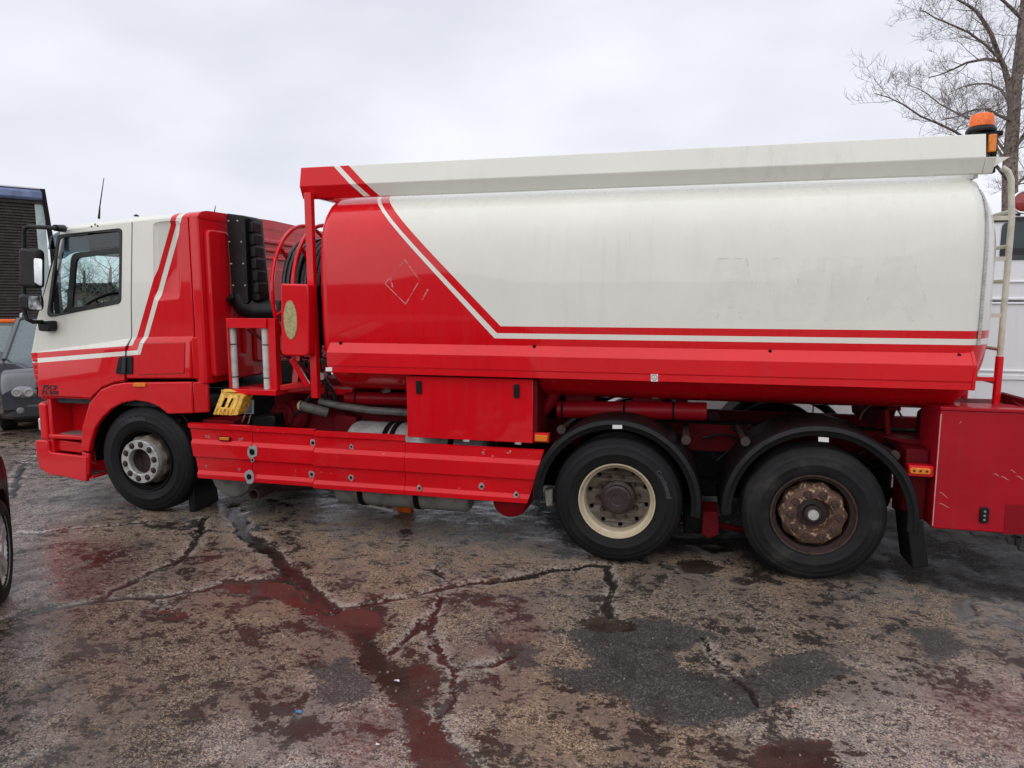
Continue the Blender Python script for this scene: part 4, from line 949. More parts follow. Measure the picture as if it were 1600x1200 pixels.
# rear side panel with a pressed pocket
panel = [(-4.924,2.738),(-4.269,2.763),(-4.364,1.308),(-5.111,1.287),(-5.082,1.581),(-5.012,1.684),(-4.992,2.020)]
xe = (-4.232,2.420)[0] - .105
for i_ in (1, 2): panel[i_] = (xe, panel[i_][1])
pocket = rnd([(-4.696,2.724),(-4.417,2.733),(-4.458,2.044),(-4.742,2.021)], [.05, .05, .06, .05], 5)
pock_i = rnd([(-4.674,2.695),(-4.449,2.706),(-4.486,2.085),(-4.714,2.062)], [.05, .05, .06, .05], 5)
sp1 = part('side_panel', MB().prism(panel, CY0, inner_y, [pocket]), 'cab', truck, bev=.006)
n_ = len(pocket)
part('pressed_pocket', MB().add([(p[0], CY0 + .002, p[1]) for p in pocket] + [(p[0], CY0 + .022, p[1]) for p in pock_i], [(i, (i + 1) % n_, n_ + (i + 1) % n_, n_ + i) for i in range(n_)] + [tuple(range(n_, 2 * n_))]), 'cab', sp1, sm=40)
part('side_panel', MB().prism(panel, CY1 - .045, CY1), 'cab', truck, bev=.006)
lo = [(-5.007,1.685),(-4.339,1.702),(-4.364,1.311),(-5.109,1.290),(-5.080,1.575)]; li = [(-4.937,1.634),(-4.362,1.648),(-4.381,1.320),(-5.073,1.300),(-5.047,1.551)]
lp = part('lower_panel', MB().pad(lo, li, CY0 - .0005, .028), 'cab', truck, bev=.005)
lo = [(-4.910,1.625),(-4.410,1.642),(-4.439,1.362),(-4.929,1.337)]
part('locker_door', MB().prism(rnd(lo, .015, 3), .0225, .03), 'cab', lp, bev=.003)
gp = MB()
for i in range(4):
    p, q = lo[i], lo[(i + 1) % 4]; gp.bar((p[0], .0272, p[1]), (q[0], .0272, q[1]), .006, .004)
part('door_gap', gp, 'seal', lp)
# roof: lofted between the two flanks
mb = MB(); rings = []
for t in (0, .02, .05, .12, .3, .6, .85, 1.):
    x = top_l[0] + (top_r[0] - .01 - top_l[0]) * t
    if t < .535: z = top_l[1] + (top_m[1] - top_l[1]) * (x - top_l[0]) / (top_m[0] - top_l[0])
    else: z = top_m[1] + (top_r[1] - top_m[1]) * (x - top_m[0]) / (top_r[0] - top_m[0])
    d = {0: .55, .02: .75, .05: .9}.get(t, 1.); zz = z + (0 if t >= .05 else -.02 * (1 - t / .05)); rg = []
    for k in range(9):
        a = k / 8 * math.pi / 2; rg.append((x, CY0 + .17 * (1 - math.cos(a)), zz + .066 * d * math.sin(a)))
    rg.append((x, 1.25, zz + .085 * d))
    rg += [(p[0], 2.5 - p[1], p[2]) for p in reversed(rg[:-1])]
    rg += [(x, CY1 - .05, zz - .01), (x, CY0 + .05, zz - .01)]
    rings.append(rg)
roof = part('cab_roof', mb.loft(rings), 'cab', truck, sm=50)
# seam between door and side panel
part('door_gap', MB().bar(((-4.929,2.741)[0], .075, top_m[1]), ((-4.997,2.020)[0], .075, (-4.997,2.020)[1]), .02, .012).bar(((-4.997,2.020)[0], .075, (-4.997,2.020)[1]), ((-5.016,1.687)[0], .07, (-5.016,1.687)[1]), .02, .012), 'seal', door)
# rear wall with pressed ribs
xw = (-4.232,2.420)[0]; zw0, zw1 = (-4.179,1.348)[1] - .09, (-4.214,2.795)[1] + .01
wall = part('rear_wall', MB().prism(rnd([(CY0, zw0), (CY1, zw0), (CY1, zw1), (CY0, zw1)], [.03, .03, .05, .05], 5), xw - .103, xw, axis='x'), 'red', truck, bev=.03, seg=4)
for y0, y1, z0, z1 in ((.12, .42, zw0 + .06, 2.66), (.62, .66, 1.5, 2.5), (.70, 2.30, 2.60, 2.655), (.70, 2.30, 2.52, 2.565), (.70, 2.30, 2.44, 2.475), (.80, 1.35, 1.4, 2.36), (1.45, 2.2, 1.4, 2.36)):
    r_ = min(.05, (z1 - z0) * .4, (y1 - y0) * .4)
    part('rib', MB().prism(rnd(rect(y0, z0, y1, z1), r_, 4), xw - .005, xw + (.055 if y0 < .2 else .03), axis='x'), 'red', wall, bev=.018, seg=3)
part('roof_gutter', MB().bar((xw - .01, .14, zw1 + .008), (xw - .01, 2.36, zw1 + .008), .03, .018), 'seal', wall)
# front: windscreen, pillars, nose, sun visor
wx0, wz0 = (-6.099,1.834); wx1, wz1 = top_l
part('windscreen', MB().add([(wx0 + .03, CY0 + .06, wz0 - .06), (wx0 + .03, CY1 - .06, wz0 - .06), (wx1 + .0, CY1 - .06, wz1 + .02), (wx1 + .0, CY0 + .06, wz1 + .02), (wx0 - .03, 1.25, wz0 - .06), (wx1 - .05, 1.25, wz1 + .02)], [(0, 4, 5, 3), (4, 1, 2, 5)]), 'glass', truck, sm=0)
for y in (CY0 + .03, CY1 - .03): part('windscreen_pillar', MB().bar((wx0 + .015, y, wz0 - .1), (wx1 + .01, y, wz1 + .02), .06, .05), 'white', truck, bev=.015)
zn0, zn1 = (-6.284,1.057)[1], (-6.135,1.529)[1]
nose_sec = lambda z, f: [(wx0 - .01, CY0 - .004, z), (wx0 - .11 * f, CY0 + .004, z), (wx0 - .16 * f, CY0 + .10, z), (wx0 - .16 * f, .6, z), (wx0 - .17 * f, 1.25, z), (wx0 - .16 * f, 1.9, z), (wx0 - .12 * f, CY1 - .16, z), (wx0 - .07 * f, CY1 - .04, z), (wx0 - .03 * f + .02, CY1 - .005, z), (wx0 + .12, CY1 - .06, z), (wx0 + .12, CY0 + .06, z)]
zz = [zn0, zn0 + .08, zn0 + .25, zn1 - .02, zn1 + .02, wz0 - .06]
nose = part('nose_panel', MB().loft([nose_sec(z, f) for z, f in zip(zz, (.12, .5, .85, 1.0, .85, .12))]), 'cab', truck, sm=40, bev=.006)
for k in range(7):
    z = zn0 + .06 + k * .052
    part('louvre', MB().box((wx0 - .035 - .008 * k, CY0 - .014, z), (wx0 + .012, CY0 + .03, z + .030)), 'red', nose, bev=.006)
part('sun_visor', MB().loft([[(wx1 - .05 + dx, y, wz1 + dz) for dx, dz in ((0, .04), (-.20, -.04), (-.24, -.16), (-.22, -.17), (-.18, -.05), (0.01, .025))] for y in (CY0 + .1, 1.25, CY1 - .1)]), 'dglass', truck)
# bumper and headlamp
bp = [(70,628), (55,636)]
bx = (-6.069,0.952)[0]
bum_u = part('bumper', MB().prism(rnd([(bx, .05), (bx - .10, .06), (bx - .17, .16), (bx - .22, .5), (bx - .22, 2.0), (bx - .17, 2.34), (bx - .1, 2.44), (bx, 2.45)], .03, 3), (-6.226,0.648)[1], (-6.187,1.018)[1], axis='z'), 'red', truck, bev=.02, seg=3)
hl = part('headlamp', MB().box((bx - .15, .075, (-6.263,0.734)[1]), (bx - .06, .30, (-6.249,0.864)[1])), 'chrome', bum_u, bev=.02)
lo_ = [(-6.217,0.642),(-6.037,0.638),(-6.017,0.523),(-5.591,0.495),(-5.612,0.263),(-6.130,0.334)]
bum_l = part('lower_bumper', MB().prism(rnd([(-6.216,0.648),(-6.059,0.650),(-6.055,0.534),(-5.604,0.513),(-5.627,0.259),(-6.147,0.327)], [.02, .04, .03, .0, .0, .05], 4), .03, .07), 'red', truck, bev=.012, seg=3)
part('bumper_underside', MB().prism([(-6.275,0.616),(-6.140,0.623),(-6.186,0.325),(-6.248,0.341)], .07, 2.4), 'red', bum_l, bev=.02)
# steps
def step_well(y_top, y_tread, y_front, xl, xr): pass
wellx0, wellx1 = (-6.031,0.957)[0], (-5.564,0.975)[0]
part('step_well', MB().box((wellx0 - .05, .30, (-5.975,0.227)[1] + .05), (wellx1 + .15, .34, (-5.893,1.070)[1])).box((wellx0 - .03, .06, (-6.090,0.343)[1] + .02), (wellx0 + .012, .30, (-6.018,1.060)[1])), 'red', truck, bev=.01)
for (ya, yb, yd), xr in (((677, 683, .30), (-5.608,0.717)[0]), ((741, 752, .30), (-5.638,0.299)[0])):
    pass
s1 = [(-6.056,0.743), (-5.652,0.711)]
stp = part('step', MB().box((s1[0][0] - .02, .055, s1[1][1] - .045), (s1[1][0] + .06, .30, s1[1][1] + .0)), 'red', truck, bev=.012)
part('tread_plate', MB().box((s1[0][0] + .10, .085, s1[1][1] + .001), (s1[1][0] + .02, .26, s1[1][1] + .008)), 'tread', stp)
s2 = [(-6.151,0.348), (-5.641,0.327)]
stp = part('step', MB().box((s2[0][0] - .0, .071, s2[1][1] - .045), (s2[1][0] + .05, .30, s2[1][1] - .02)), 'red', truck, bev=.012)
part('tread_plate', MB().box((s2[0][0] + .10, .10, s2[1][1] - .019), (s2[1][0] + .02, .27, s2[1][1] - .010)), 'tread', stp)
for k in range(2): part('tread_slot', MB().box((s2[0][0] + .18, .13 + k * .07, s2[1][1] - .0095), (s2[1][0] - .0, .16 + k * .07, s2[1][1] - .007)), 'chrome', stp)
part('step_riser', MB().prism([(-6.111,0.659),(-5.710,0.627),(-5.719,0.524),(-6.123,0.541)], .10, .13), 'red', truck, bev=.01)
# wheel arch
arch = [(-5.662,0.572),(-5.622,0.802),(-5.513,1.050),(-5.368,1.182),(-5.225,1.235),(-5.093,1.257),(-4.363,1.285),(-4.361,0.993),(-4.639,0.976),(-4.739,1.045),(-4.850,1.077),(-4.984,1.091),(-5.138,1.061),(-5.266,1.000),(-5.377,0.912),(-5.468,0.809),(-5.532,0.667),(-5.564,0.565)]
wa = part('wheel_arch', MB().prism(arch, .018, .07), 'red', truck, bev=.012, seg=3)
part('arch_corner', MB().loft([[(x, y, z) for z in ((-4.342,1.282)[1], (-4.361,0.996)[1])] + [(x, y + .03, z) for z in ((-4.361,0.996)[1], (-4.342,1.282)[1])] for x, y in (((-4.349,1.146)[0], .020), ((-4.349,1.146)[0] + .10, .09))]), 'red', wa, bev=.008)
part('arch_corner', MB().loft([[(x, y, z) for z in ((-4.331,1.691)[1], (-4.340,1.312)[1])] + [(x, y + .03, z) for z in ((-4.340,1.312)[1], (-4.331,1.691)[1])] for x, y in (((-4.349,1.146)[0], .032), ((-4.349,1.146)[0] + .07, .075))]), 'red', wa, bev=.008)
part('wheel_housing', MB().lathe([(.60, .07), (.60, .62), (.59, .62), (.59, .07), (.60, .07)], (cf[0], 0, .55), 32, -.1, math.pi + .15, cap=True).box((cf[0] - .62, .60, .5), (cf[0] + .62, .64, 1.15)), 'blackm', truck)
part('arch_foot', MB().prism([(-5.676,0.554),(-5.586,0.546),(-5.606,0.328),(-5.675,0.324)], .04, .08), 'red', wa, bev=.012)
mk = [(-4.985,1.260),(-4.850,1.264),(-4.853,1.225),(-4.988,1.221)]
part('marker_lamp', MB().prism(rnd(mk, .008, 2), .004, .02), 'amber', wa, bev=.004)
part('cab_floor', MB().box((wx0 + .1, CY0 + .06, 1.02), (xw - .1, CY1 - .06, 1.10)), 'trim', truck)
# inside
part('dashboard', MB().prism([(wx0 + .05, 1.40), (wx0 + .05, wz0 - .03), (wx0 + .30, wz0 - .02), (wx0 + .50, wz0 - .14), (wx0 + .42, 1.40)], CY0 + .08, CY1 - .08), 'trim', truck, bev=.03)
sc_ = Vector(((-5.864,1.951)[0], .62, (-5.864,1.951)[1])); mb = MB(); tilt = R(52)
ring_ = [(math.cos(2 * math.pi * i / 28) * .24, math.sin(2 * math.pi * i / 28) * .24) for i in range(29)]
ex = Vector((.80, 0, .60)).normalized(); ey = Vector((0, 1, 0))
mb.tube([sc_ + ex * a + ey * b_ for a, b_ in ring_], .016, 8)
for k in range(4):
    a = k * math.pi / 2 + .6; mb.tube([sc_ + ex * .235 * math.cos(a) + ey * .235 * math.sin(a), sc_ + (ex.cross(ey)) * -.03], .012, 6)
part('steering_wheel', mb.tube([sc_ + ex.cross(ey) * -.02, sc_ + Vector((-.25, 0, -.35))], .04, 8), 'seal', truck)
for y in (.62, 1.88):
    x = sc_.x + .62
    part('seat', MB().box((x - .28, y - .24, 1.35), (x + .22, y + .24, 1.50)).prism([(x + .16, 1.42), (x + .30, 2.14), (x + .42, 2.14), (x + .34, 1.42)], y - .23, y + .23), 'seatcloth', truck, bev=.05, seg=3)
part('headliner', MB().box((wx1 + .06, CY0 + .06, top_l[1] - .06), (xw - .12, CY1 - .06, top_l[1] - .03)), 'liner', truck)
part('rear_lining', MB().box((xw - .16, CY0 + .06, 1.28), (xw - .12, CY1 - .06, top_l[1] - .06)), 'trim', truck)
part('sun_blind', MB().box((wx1 + .10, .25, top_l[1] - .22), (wx1 + .13, 1.1, top_l[1] - .06)), 'trim', truck)
# aerials
part('aerial', MB().tube([(-5.716,0.500,2.832), (-5.693,0.500,2.956), (-5.620,0.500,3.226)], [.012, .006, .0035], 6), 'blackm', roof)
part('aerial', MB().tube([(-4.978,1.300,2.972), (-4.958,1.300,3.039)], [.006, .003], 5), 'blackm', roof)
part('roof_rivet', MB().lathe([(0, .02), (.02, .01), (.025, 0)], (-5.046,0.250,2.811), 8, axis='z'), 'blackm', roof)
# mirrors
YM = -.16
arm = part('mirror_arm', MB().tube([(-5.665,0.020,2.691), (-5.590,-0.160,2.678), (-5.855,-0.160,2.696), (-5.900,-0.160,2.680), (-5.913,-0.160,2.628), (-5.947,-0.160,2.315), (-5.979,-0.160,2.020), (-5.984,-0.160,1.902), (-5.960,-0.160,1.848), (-5.941,-0.120,1.823), (-5.947,-0.020,1.820), (-5.949,0.020,1.788)], .020, 10), 'black', truck)
part('arm_mount', MB().prism(rnd([(-5.999,1.825),(-5.848,1.832),(-5.848,1.753),(-5.873,1.728),(-5.994,1.733)], .02, 3), -.03, .055), 'black', arm, bev=.012)
part('arm_mount', MB().tube([(-5.625,-0.100,2.685), (-5.668,0.030,2.692)], [.03, .035], 10), 'black', arm)
def mirror(px, gl, yo):
    o = part('mirror', MB().prism(rnd(px, [.05, .06, .05, .05], 4), -.20, -.12), 'black', arm, bev=.03, seg=4)
    return o
def mirror_body(l, r, t, b_, split):
    """housing as a bowl facing rearwards and towards the driver, mirror face on its right side"""
    pts = lambda x, k: None
mh = [(-5.963,2.507),(-5.724,2.492),(-5.761,2.132),(-5.988,2.145)]
mo = mirror(mh, None, 0)
part('mirror_glass', MB().prism(rnd([(-5.777,2.409),(-5.684,2.397),(-5.710,2.149),(-5.792,2.190)], .02, 3), -.207, -.203), 'mirror', mo, sm=0)
mh = [(-6.013,2.086),(-5.774,2.079),(-5.790,1.926),(-6.025,1.937)]
mo = mirror(mh, None, 0)
part('mirror_glass', MB().prism(rnd([(-5.872,2.062),(-5.733,2.067),(-5.739,1.939),(-5.884,1.944)], .02, 3), -.207, -.203), 'mirror', mo, sm=0)

# ------------------------------------------------------------------ between cab and tank
# air intake stack
ik = part('air_intake', MB().prism(rnd([(-4.143,2.825),(-3.949,2.797),(-3.952,1.997),(-4.110,1.973)], .02, 3), .34, .56), 'black', truck, bev=.02, seg=3)
part('intake_duct', MB().prism(rnd([(-3.978,2.787),(-3.904,2.785),(-3.862,2.020),(-3.978,2.020)], .015, 2), .40, .56), 'black', ik, bev=.015)
me_ = None
for k in range(6):
    t = k / 6; a_ = Vector((-3.902,2.748)).lerp(Vector((-3.866,2.080)), t); b_ = Vector((-3.902,2.748)).lerp(Vector((-3.866,2.080)), t + .155)
    part('intake_rib', MB().prism([(a_.x - .06, a_.y), (a_.x + .004, a_.y), (b_.x + .004, b_.y), (b_.x - .06, b_.y)], .385, .53), 'black', ik, bev=.012)
for px_ in ((-4.116,0.335,2.754), (-4.022,0.335,2.752), (-4.120,0.335,2.563), (-3.992,0.335,2.560), (-4.111,0.335,2.363), (-3.983,0.335,2.362), (-4.102,0.335,2.163), (-3.973,0.335,2.162)):
    part('rivet', MB().lathe([(0, -.006), (.007, -.004), (.009, .006)], px_, 8), 'alu', ik)
part('intake_elbow', MB().tube([(-4.093,0.450,2.068), (-4.043,0.450,1.971), (-3.948,0.470,1.923), (-3.720,0.520,1.923)], [.125, .12, .105, .10], 18), 'black', ik)
part('intake_bracket', MB().tube([(-4.155,0.330,2.020), (-4.091,0.330,2.068)], .03, 8).box(tuple((-4.151,0.330,1.973)), tuple((-4.136,0.450,2.044))), 'black', ik, bev=.01)
# hose reel
rc = (-3.45, .83, 2.10); RR = .64
reel = part('hose_reel', MB().lathe([(.0, -.30), (.10, -.30), (.10, .45), (0, .45)], rc, 20, axis='x'), 'red', truck)
for dx in (-.15, .06, .40):
    mb = MB(); n_ = 56
    mb.tube([(rc[0] + dx, rc[1] + RR * math.cos(2 * math.pi * i / n_), rc[2] + RR * math.sin(2 * math.pi * i / n_)) for i in range(n_ + 1)], .019, 8, cap=False)
    part('reel_ring', mb, 'red', reel)
    for k in range(6):
        a = 2 * math.pi * k / 6 + .35
        part('reel_spoke', MB().bar((rc[0] + dx, rc[1] + .08 * math.cos(a), rc[2] + .08 * math.sin(a)), (rc[0] + dx, rc[1] + (RR - .012) * math.cos(a), rc[2] + (RR - .012) * math.sin(a)), .03, .02), 'red', reel)
for dx, n_t in ((-.12, 4), (.10, 6)):
    mb = MB()
    for j in range(n_t):
        for lay, rr in enumerate((.50, .455)):
            x = rc[0] + dx + j * .045 + (lay * .022); n_ = 48
            mb.tube([(x, rc[1] + rr * math.cos(2 * math.pi * i / n_), rc[2] + rr * math.sin(2 * math.pi * i / n_)) for i in range(n_ + 1)], .0225, 8, cap=False)
    part('coiled_hose', mb, 'hose', reel)
part('reel_drum', MB().lathe([(.43, -.13), (.43, .42)], rc, 40, axis='x'), 'grime', reel)
part('reel_stand', MB().bar((rc[0] - .2, .83, 2.1), (rc[0] - .2, .6, 1.2), .07, .05).bar((rc[0] - .2, .83, 2.1), (rc[0] - .2, 1.2, 1.2), .07, .05).box((rc[0] - .25, .5, 1.14), (rc[0] + .45, 1.4, 1.2)), 'red', reel, bev=.006)
# post and work lamp box
pa, pb = (-3.177,0.150,2.879), (-3.216,0.150,1.272)
post = part('support_post', MB().box((pa[0] - .033, .12, 1.16), (pa[0] + .033, .185, czb + .04)), 'red', truck, bev=.006)
post['label'] = 'upright post under the tank canopy'
bx_ = [(-3.395,2.171),(-3.131,2.164),(-3.150,1.544),(-3.417,1.544)]
wl = part('lamp_box', MB().prism(rnd(bx_, [.02, .03, .05, .05], 4), .0, .16), 'red', truck, bev=.03, seg=4)
oc = (-3.310,1.858)
part('oval_disc', MB().prism(ell(oc, .064, .168, 32), -.006, .004), 'beige', wl, bev=.002)
part('lamp_box_back', MB().prism([(-3.221,2.156),(-3.140,2.156),(-3.152,1.513),(-3.234,1.512)], .165, .24), 'grime', wl, bev=.01)
# tube cradle
cr0, cr1 = (-4.014,0.150,1.853), (-3.619,0.150,1.862); zc0 = (-4.016,0.150,1.224)[2]
crd = part('tube_cradle', MB().box((cr0[0] - .012, .10, zc0), (cr0[0] + .004, .22, cr0[2] + .012)).box((cr0[0] + .004, .10, cr0[2] - .075), (cr1[0], .22, cr0[2] + .012)).box((cr1[0] + .001, .12, zc0 - .02), (cr1[0] + .075, .20, cr0[2] + .012)).box((cr0[0] - .012, .09, zc0 - .05), (cr1[0] + .075, .30, zc0 - .002)), 'red', truck, bev=.004)
for px_ in ((-4.008,0.160,1.496), (-3.666,0.160,1.503)):
    q = part('tube', MB().tube([(px_[0], .16, zc0), (px_[0], .16, cr0[2] - .03)], .034, 16), 'pvc', crd)
    for h_ in (.10, .40): part('tube_clamp', MB().lathe([(.035, 0), (.038, 0), (.038, .008), (.035, .008)], (px_[0], .16, zc0 + h_), 16, axis='z'), 'blackm', q)
part('brace', MB().bar((cr0[0] + .05, .34, cr0[2] - .1), (cr1[0] + .3, .4, zc0 + .1), .05, .02), 'red_dirty', truck)
part('platform', MB().bar((-4.022,0.220,1.173), (-3.346,0.550,1.213), .10, .07).bar((-3.618,0.140,1.226), (-3.274,0.400,1.276), .05, .05).bar((-3.410,0.160,1.508), (-3.278,0.200,1.252), .04, .05).bar((-3.219,0.160,1.512), (-3.207,0.400,1.302), .05, .05), 'red', truck, bev=.006)
part('platform_plate', MB().add([(-3.911,0.120,1.172), (-3.686,0.120,1.174), (-3.710,0.220,1.213), (-3.793,0.350,1.254), (-4.056,0.350,1.210)], [(0, 1, 2, 3, 4)]), 'red_pipe', truck, sm=0)
part('battery_box', MB().prism(rnd([(-3.918,1.434),(-3.541,1.442),(-3.523,1.218),(-3.929,1.199)], .03, 3), .62, 1.1), 'black', truck, bev=.02)
part('air_hose', MB().tube([(-3.231,0.300,1.617), (-3.201,0.280,1.415), (-3.178,0.300,1.314), (-3.146,0.400,1.184), (-3.140,0.500,1.000)], .022, 8).tube([(-3.302,0.350,1.518), (-3.210,0.350,1.349), (-3.196,0.400,1.254), (-3.307,0.500,0.993)], .02, 8).tube([(-3.757,0.500,0.838), (-3.598,0.450,0.928), (-3.514,0.450,0.993), (-3.401,0.500,1.175)], .018, 8), 'wire', truck)
part('bracket', MB().prism([(-3.247,1.523),(-3.162,1.396),(-3.214,1.372),(-3.262,1.464)], .3, .34), 'red', truck, bev=.005)
part('coupling', MB().lathe([(0, 0), (.035, 0), (.035, .05), (0, .05)], (-3.186,0.260,1.341), 12), 'alu', truck)
# gear housings and clutter above the skirt
clut = [(.62, 424, 628, 470, 668, .14), (.60, 470, 640, 560, 676, .1), (.66, 508, 640, 640, 672, .08)]
part('pump_housing', MB().lathe([(0, 0), (.10, .0), (.15, .04), (.16, .12), (.14, .22), (.08, .30), (0, .3)], (-3.619,0.450,0.927), 24), 'red_dirty', truck)
part('pump_flange', MB().lathe([(0, -.02), (.06, -.02), (.065, .0), (.12, .0), (.12, .03)], (-3.709,0.430,0.939), 20), 'red_dirty', truck)
part('frame_bracket', MB().prism([(-3.574,0.975),(-3.232,1.026),(-2.970,0.876),(-2.976,0.690),(-3.587,0.659)], .55, .60), 'red_dirty', truck, bev=.01)
part('frame_bracket', MB().prism([(-3.207,0.960),(-2.970,0.933),(-2.975,0.762),(-3.215,0.750)], .5, .62), 'red_dirty', truck, bev=.02)
part('crossbeam', MB().prism([(-4.392,0.908),(-4.057,0.909),(-4.063,0.795),(-4.399,0.806)], .18, .45), 'red_pipe', truck, bev=.006)
part('battery_box', MB().prism([(-3.919,0.936),(-3.674,0.970),(-3.668,0.826),(-3.925,0.814)], .25, .6), 'blackm', truck, bev=.02)
part('pump_bay', MB().box((-3.55, .75, .95), (-2.3, 1.8, 1.26)), 'red_dirty', truck, bev=.02)  # added dark box covering the bright ground beyond the tank front
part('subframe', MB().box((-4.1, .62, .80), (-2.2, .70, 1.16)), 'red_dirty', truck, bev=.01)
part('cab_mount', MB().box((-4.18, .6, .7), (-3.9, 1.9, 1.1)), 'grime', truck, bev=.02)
lbp = [(-4.008,1.077),(-3.939,1.080),(-3.945,0.969),(-4.007,0.967)]
lb_ = part('notice_plate', MB().prism([(-4.028,1.089),(-3.918,1.093),(-3.925,0.958),(-4.028,0.954)], .302, .312), 'pvc', truck, bev=.002)
part('blue_label', MB().prism(lbp, .298, .303), 'blue', lb_, sm=0)
part('notice_stay', MB().bar((-4.015,0.300,0.948), (-4.053,0.300,0.873), .01, .01).bar((-3.952,0.300,0.951), (-3.985,0.300,0.863), .01, .01), 'steel', lb_)
rnd_ = random.Random(5)
for k in range(16):
    mb = MB()
    x = rnd_.uniform(-3.9, -2.3); z = rnd_.uniform(.75, 1.1); y = rnd_.uniform(.5, .8); pts = [(x, y, z)]
    for j in range(5): pts.append((pts[-1][0] + rnd_.uniform(.02, .22), y + rnd_.uniform(-.06, .06), z + rnd_.uniform(-.1, .1)))
    part('air_line', mb.tube(pts, rnd_.choice((.008, .011, .015)), 6), 'wire', truck)
for k in range(14):
    mb = MB()
    x = rnd_.uniform(-1.1, 1.6); z = rnd_.uniform(.55, .98); y = rnd_.uniform(.6, .79); pts = [(x, y, z)]
    for j in range(5): pts.append((pts[-1][0] + rnd_.uniform(.02, .16), y + rnd_.uniform(-.05, .05), z + rnd_.uniform(-.08, .08)))
    part('air_line', mb.tube(pts, rnd_.choice((.008, .010, .013)), 6), 'wire', truck)
part('front_mud_flap', MB().prism([(-4.632,0.766),(-4.560,0.769),(-4.502,0.016),(-4.576,-0.015)], .16, .5), 'black', truck, bev=.008)
part('flap_bracket', MB().prism([(-4.721,0.923),(-4.580,0.905),(-4.601,0.804),(-4.686,0.813)], .12, .5), 'blackm', truck, bev=.008)
mb = MB()

# wheel chock lying in its holder on the cradle
ck = [(-4.074,1.192),(-3.882,1.181),(-3.972,0.986),(-4.174,0.987)]
chk_top, chk_bot = .13, .05
def lerp2(u, v_):
    a = Vector(ck[0]).lerp(Vector(ck[1]), u); b_ = Vector(ck[3]).lerp(Vector(ck[2]), u); return tuple(a.lerp(b_, v_))
holes = [[lerp2(.28, .22), lerp2(.46, .22), lerp2(.44, .66), lerp2(.24, .66)], [lerp2(.64, .22), lerp2(.76, .22), lerp2(.70, .66), lerp2(.58, .66)]]
mb = MB().prism(ck, .05, .062, holes)
ck2 = [lerp2(0, 0), lerp2(1, 0), lerp2(1, 1), lerp2(0, 1)]
mb.prism([ck2[1], (ck2[1][0] + .035, ck2[1][1] - .02), (ck2[2][0] + .05, ck2[2][1] + .005), ck2[2]], .055, .20)
mb.prism([ck2[0], ck2[1], (ck2[1][0], ck2[1][1] - .014), (ck2[0][0], ck2[0][1] - .014)], .0625, .20)
mb.prism([ck2[3], ck2[2], (ck2[2][0], ck2[2][1] + .012), (ck2[3][0], ck2[3][1] + .012)], .0625, .20)
for k in range(5):
    u = .10 + k * .2; a = lerp2(u, .70); b_ = lerp2(u, 1.); mb.bar((a[0], .048, a[1]), (b_[0], .048, b_[1]), .010, .012)
chock = thing('wheel_chock', 'yellow plastic wheel chock with two slots, stowed behind the cab of the tanker', 'wheel chock', (-4.1, .1, 1.0))
part('chock_body', mb, 'yellow', chock, bev=.004)
part('chock_grip', MB().prism([(-4.079,1.216),(-3.999,1.221),(-3.934,1.197),(-4.074,1.189)], .05, .12), 'yellow', chock, bev=.005)

# ================================================================== background
M['board'] = plain('weathered_board', (.048, .036, .033), .75, var=.4, scale=6, bmp=.4, col2=(.085, .07, .066), thr=(.45, .7))
M['tarp'] = plain('blue_tarpaulin', (.15, .20, .36), .35, var=.3, scale=5, bmp=.4, bscale=14)
M['tarpgrey'] = plain('grey_sheeting', (.30, .31, .34), .4, var=.3, scale=5, bmp=.4, bscale=14)
M['pale'] = plain('pale_sheet', (.45, .55, .54), .4, var=.15)
M['suvpaint'] = paint('dark_car_paint', base=(.045, .049, .060), rough=.15, dirt=.2, coat=1., fade=0, dirtcol=(.09, .085, .08))
M['suvdark'] = plain('dark_bumper', (.012, .013, .016), .3, var=.3)
M['greypaint'] = paint('slate_car_paint', base=(.16, .175, .20), rough=.18, dirt=.2, coat=1., fade=0)
M['maroon'] = paint('maroon_car_paint', base=(.028, .004, .010), rough=.4, dirt=.12, coat=.10, fade=0)
M['vanwhite'] = paint('white_van_paint', base=(.78, .79, .81), rough=.22, dirt=.18, coat=.6, fade=0)
M['carglass'] = plain('dark_car_glass', (.035, .05, .055), .05, var=.1)
M['screen'] = plain('misted_windscreen', (.10, .14, .15), .10, var=.25, scale=30)
M['lens'] = plain('clear_lens', (.20, .21, .22), .05, var=.12, scale=8)
M['bark'] = plain('bark', (.20, .155, .125), .9, var=.45, scale=14, bmp=.8, bscale=30, col2=(.055, .045, .038))
M['twig'] = plain('twig_bark', (.22, .195, .19), .9, var=.3)
M['brick'] = plain('old_brick', (.20, .11, .085), .85, var=.35, scale=3)
M['hedge'] = plain('hedge_leaf', (.035, .045, .025), .8, var=.4, scale=20)
M['wallgrey'] = plain('rendered_wall', (.045, .043, .042), .9, var=.4, scale=.6)
M['redlens'] = plain('red_lens', (.30, .035, .035), .15, var=.3, scale=50)
M['barred'] = plain('red_sheeting', (.5, .02, .03), .4, var=.15)
M['paper'] = plain('wet_paper', (.75, .76, .76), .5, var=.1)

def frame(o, fx):
    """matrix with local +x along fx (horizontal), z up, origin o"""
    x = Vector((fx[0], fx[1], 0)).normalized(); z = Vector((0, 0, 1)); y = z.cross(x)
    m = Matrix.Identity(4)
    for i in range(3): m[i][0], m[i][1], m[i][2], m[i][3] = x[i], y[i], z[i], o[i]
    return m

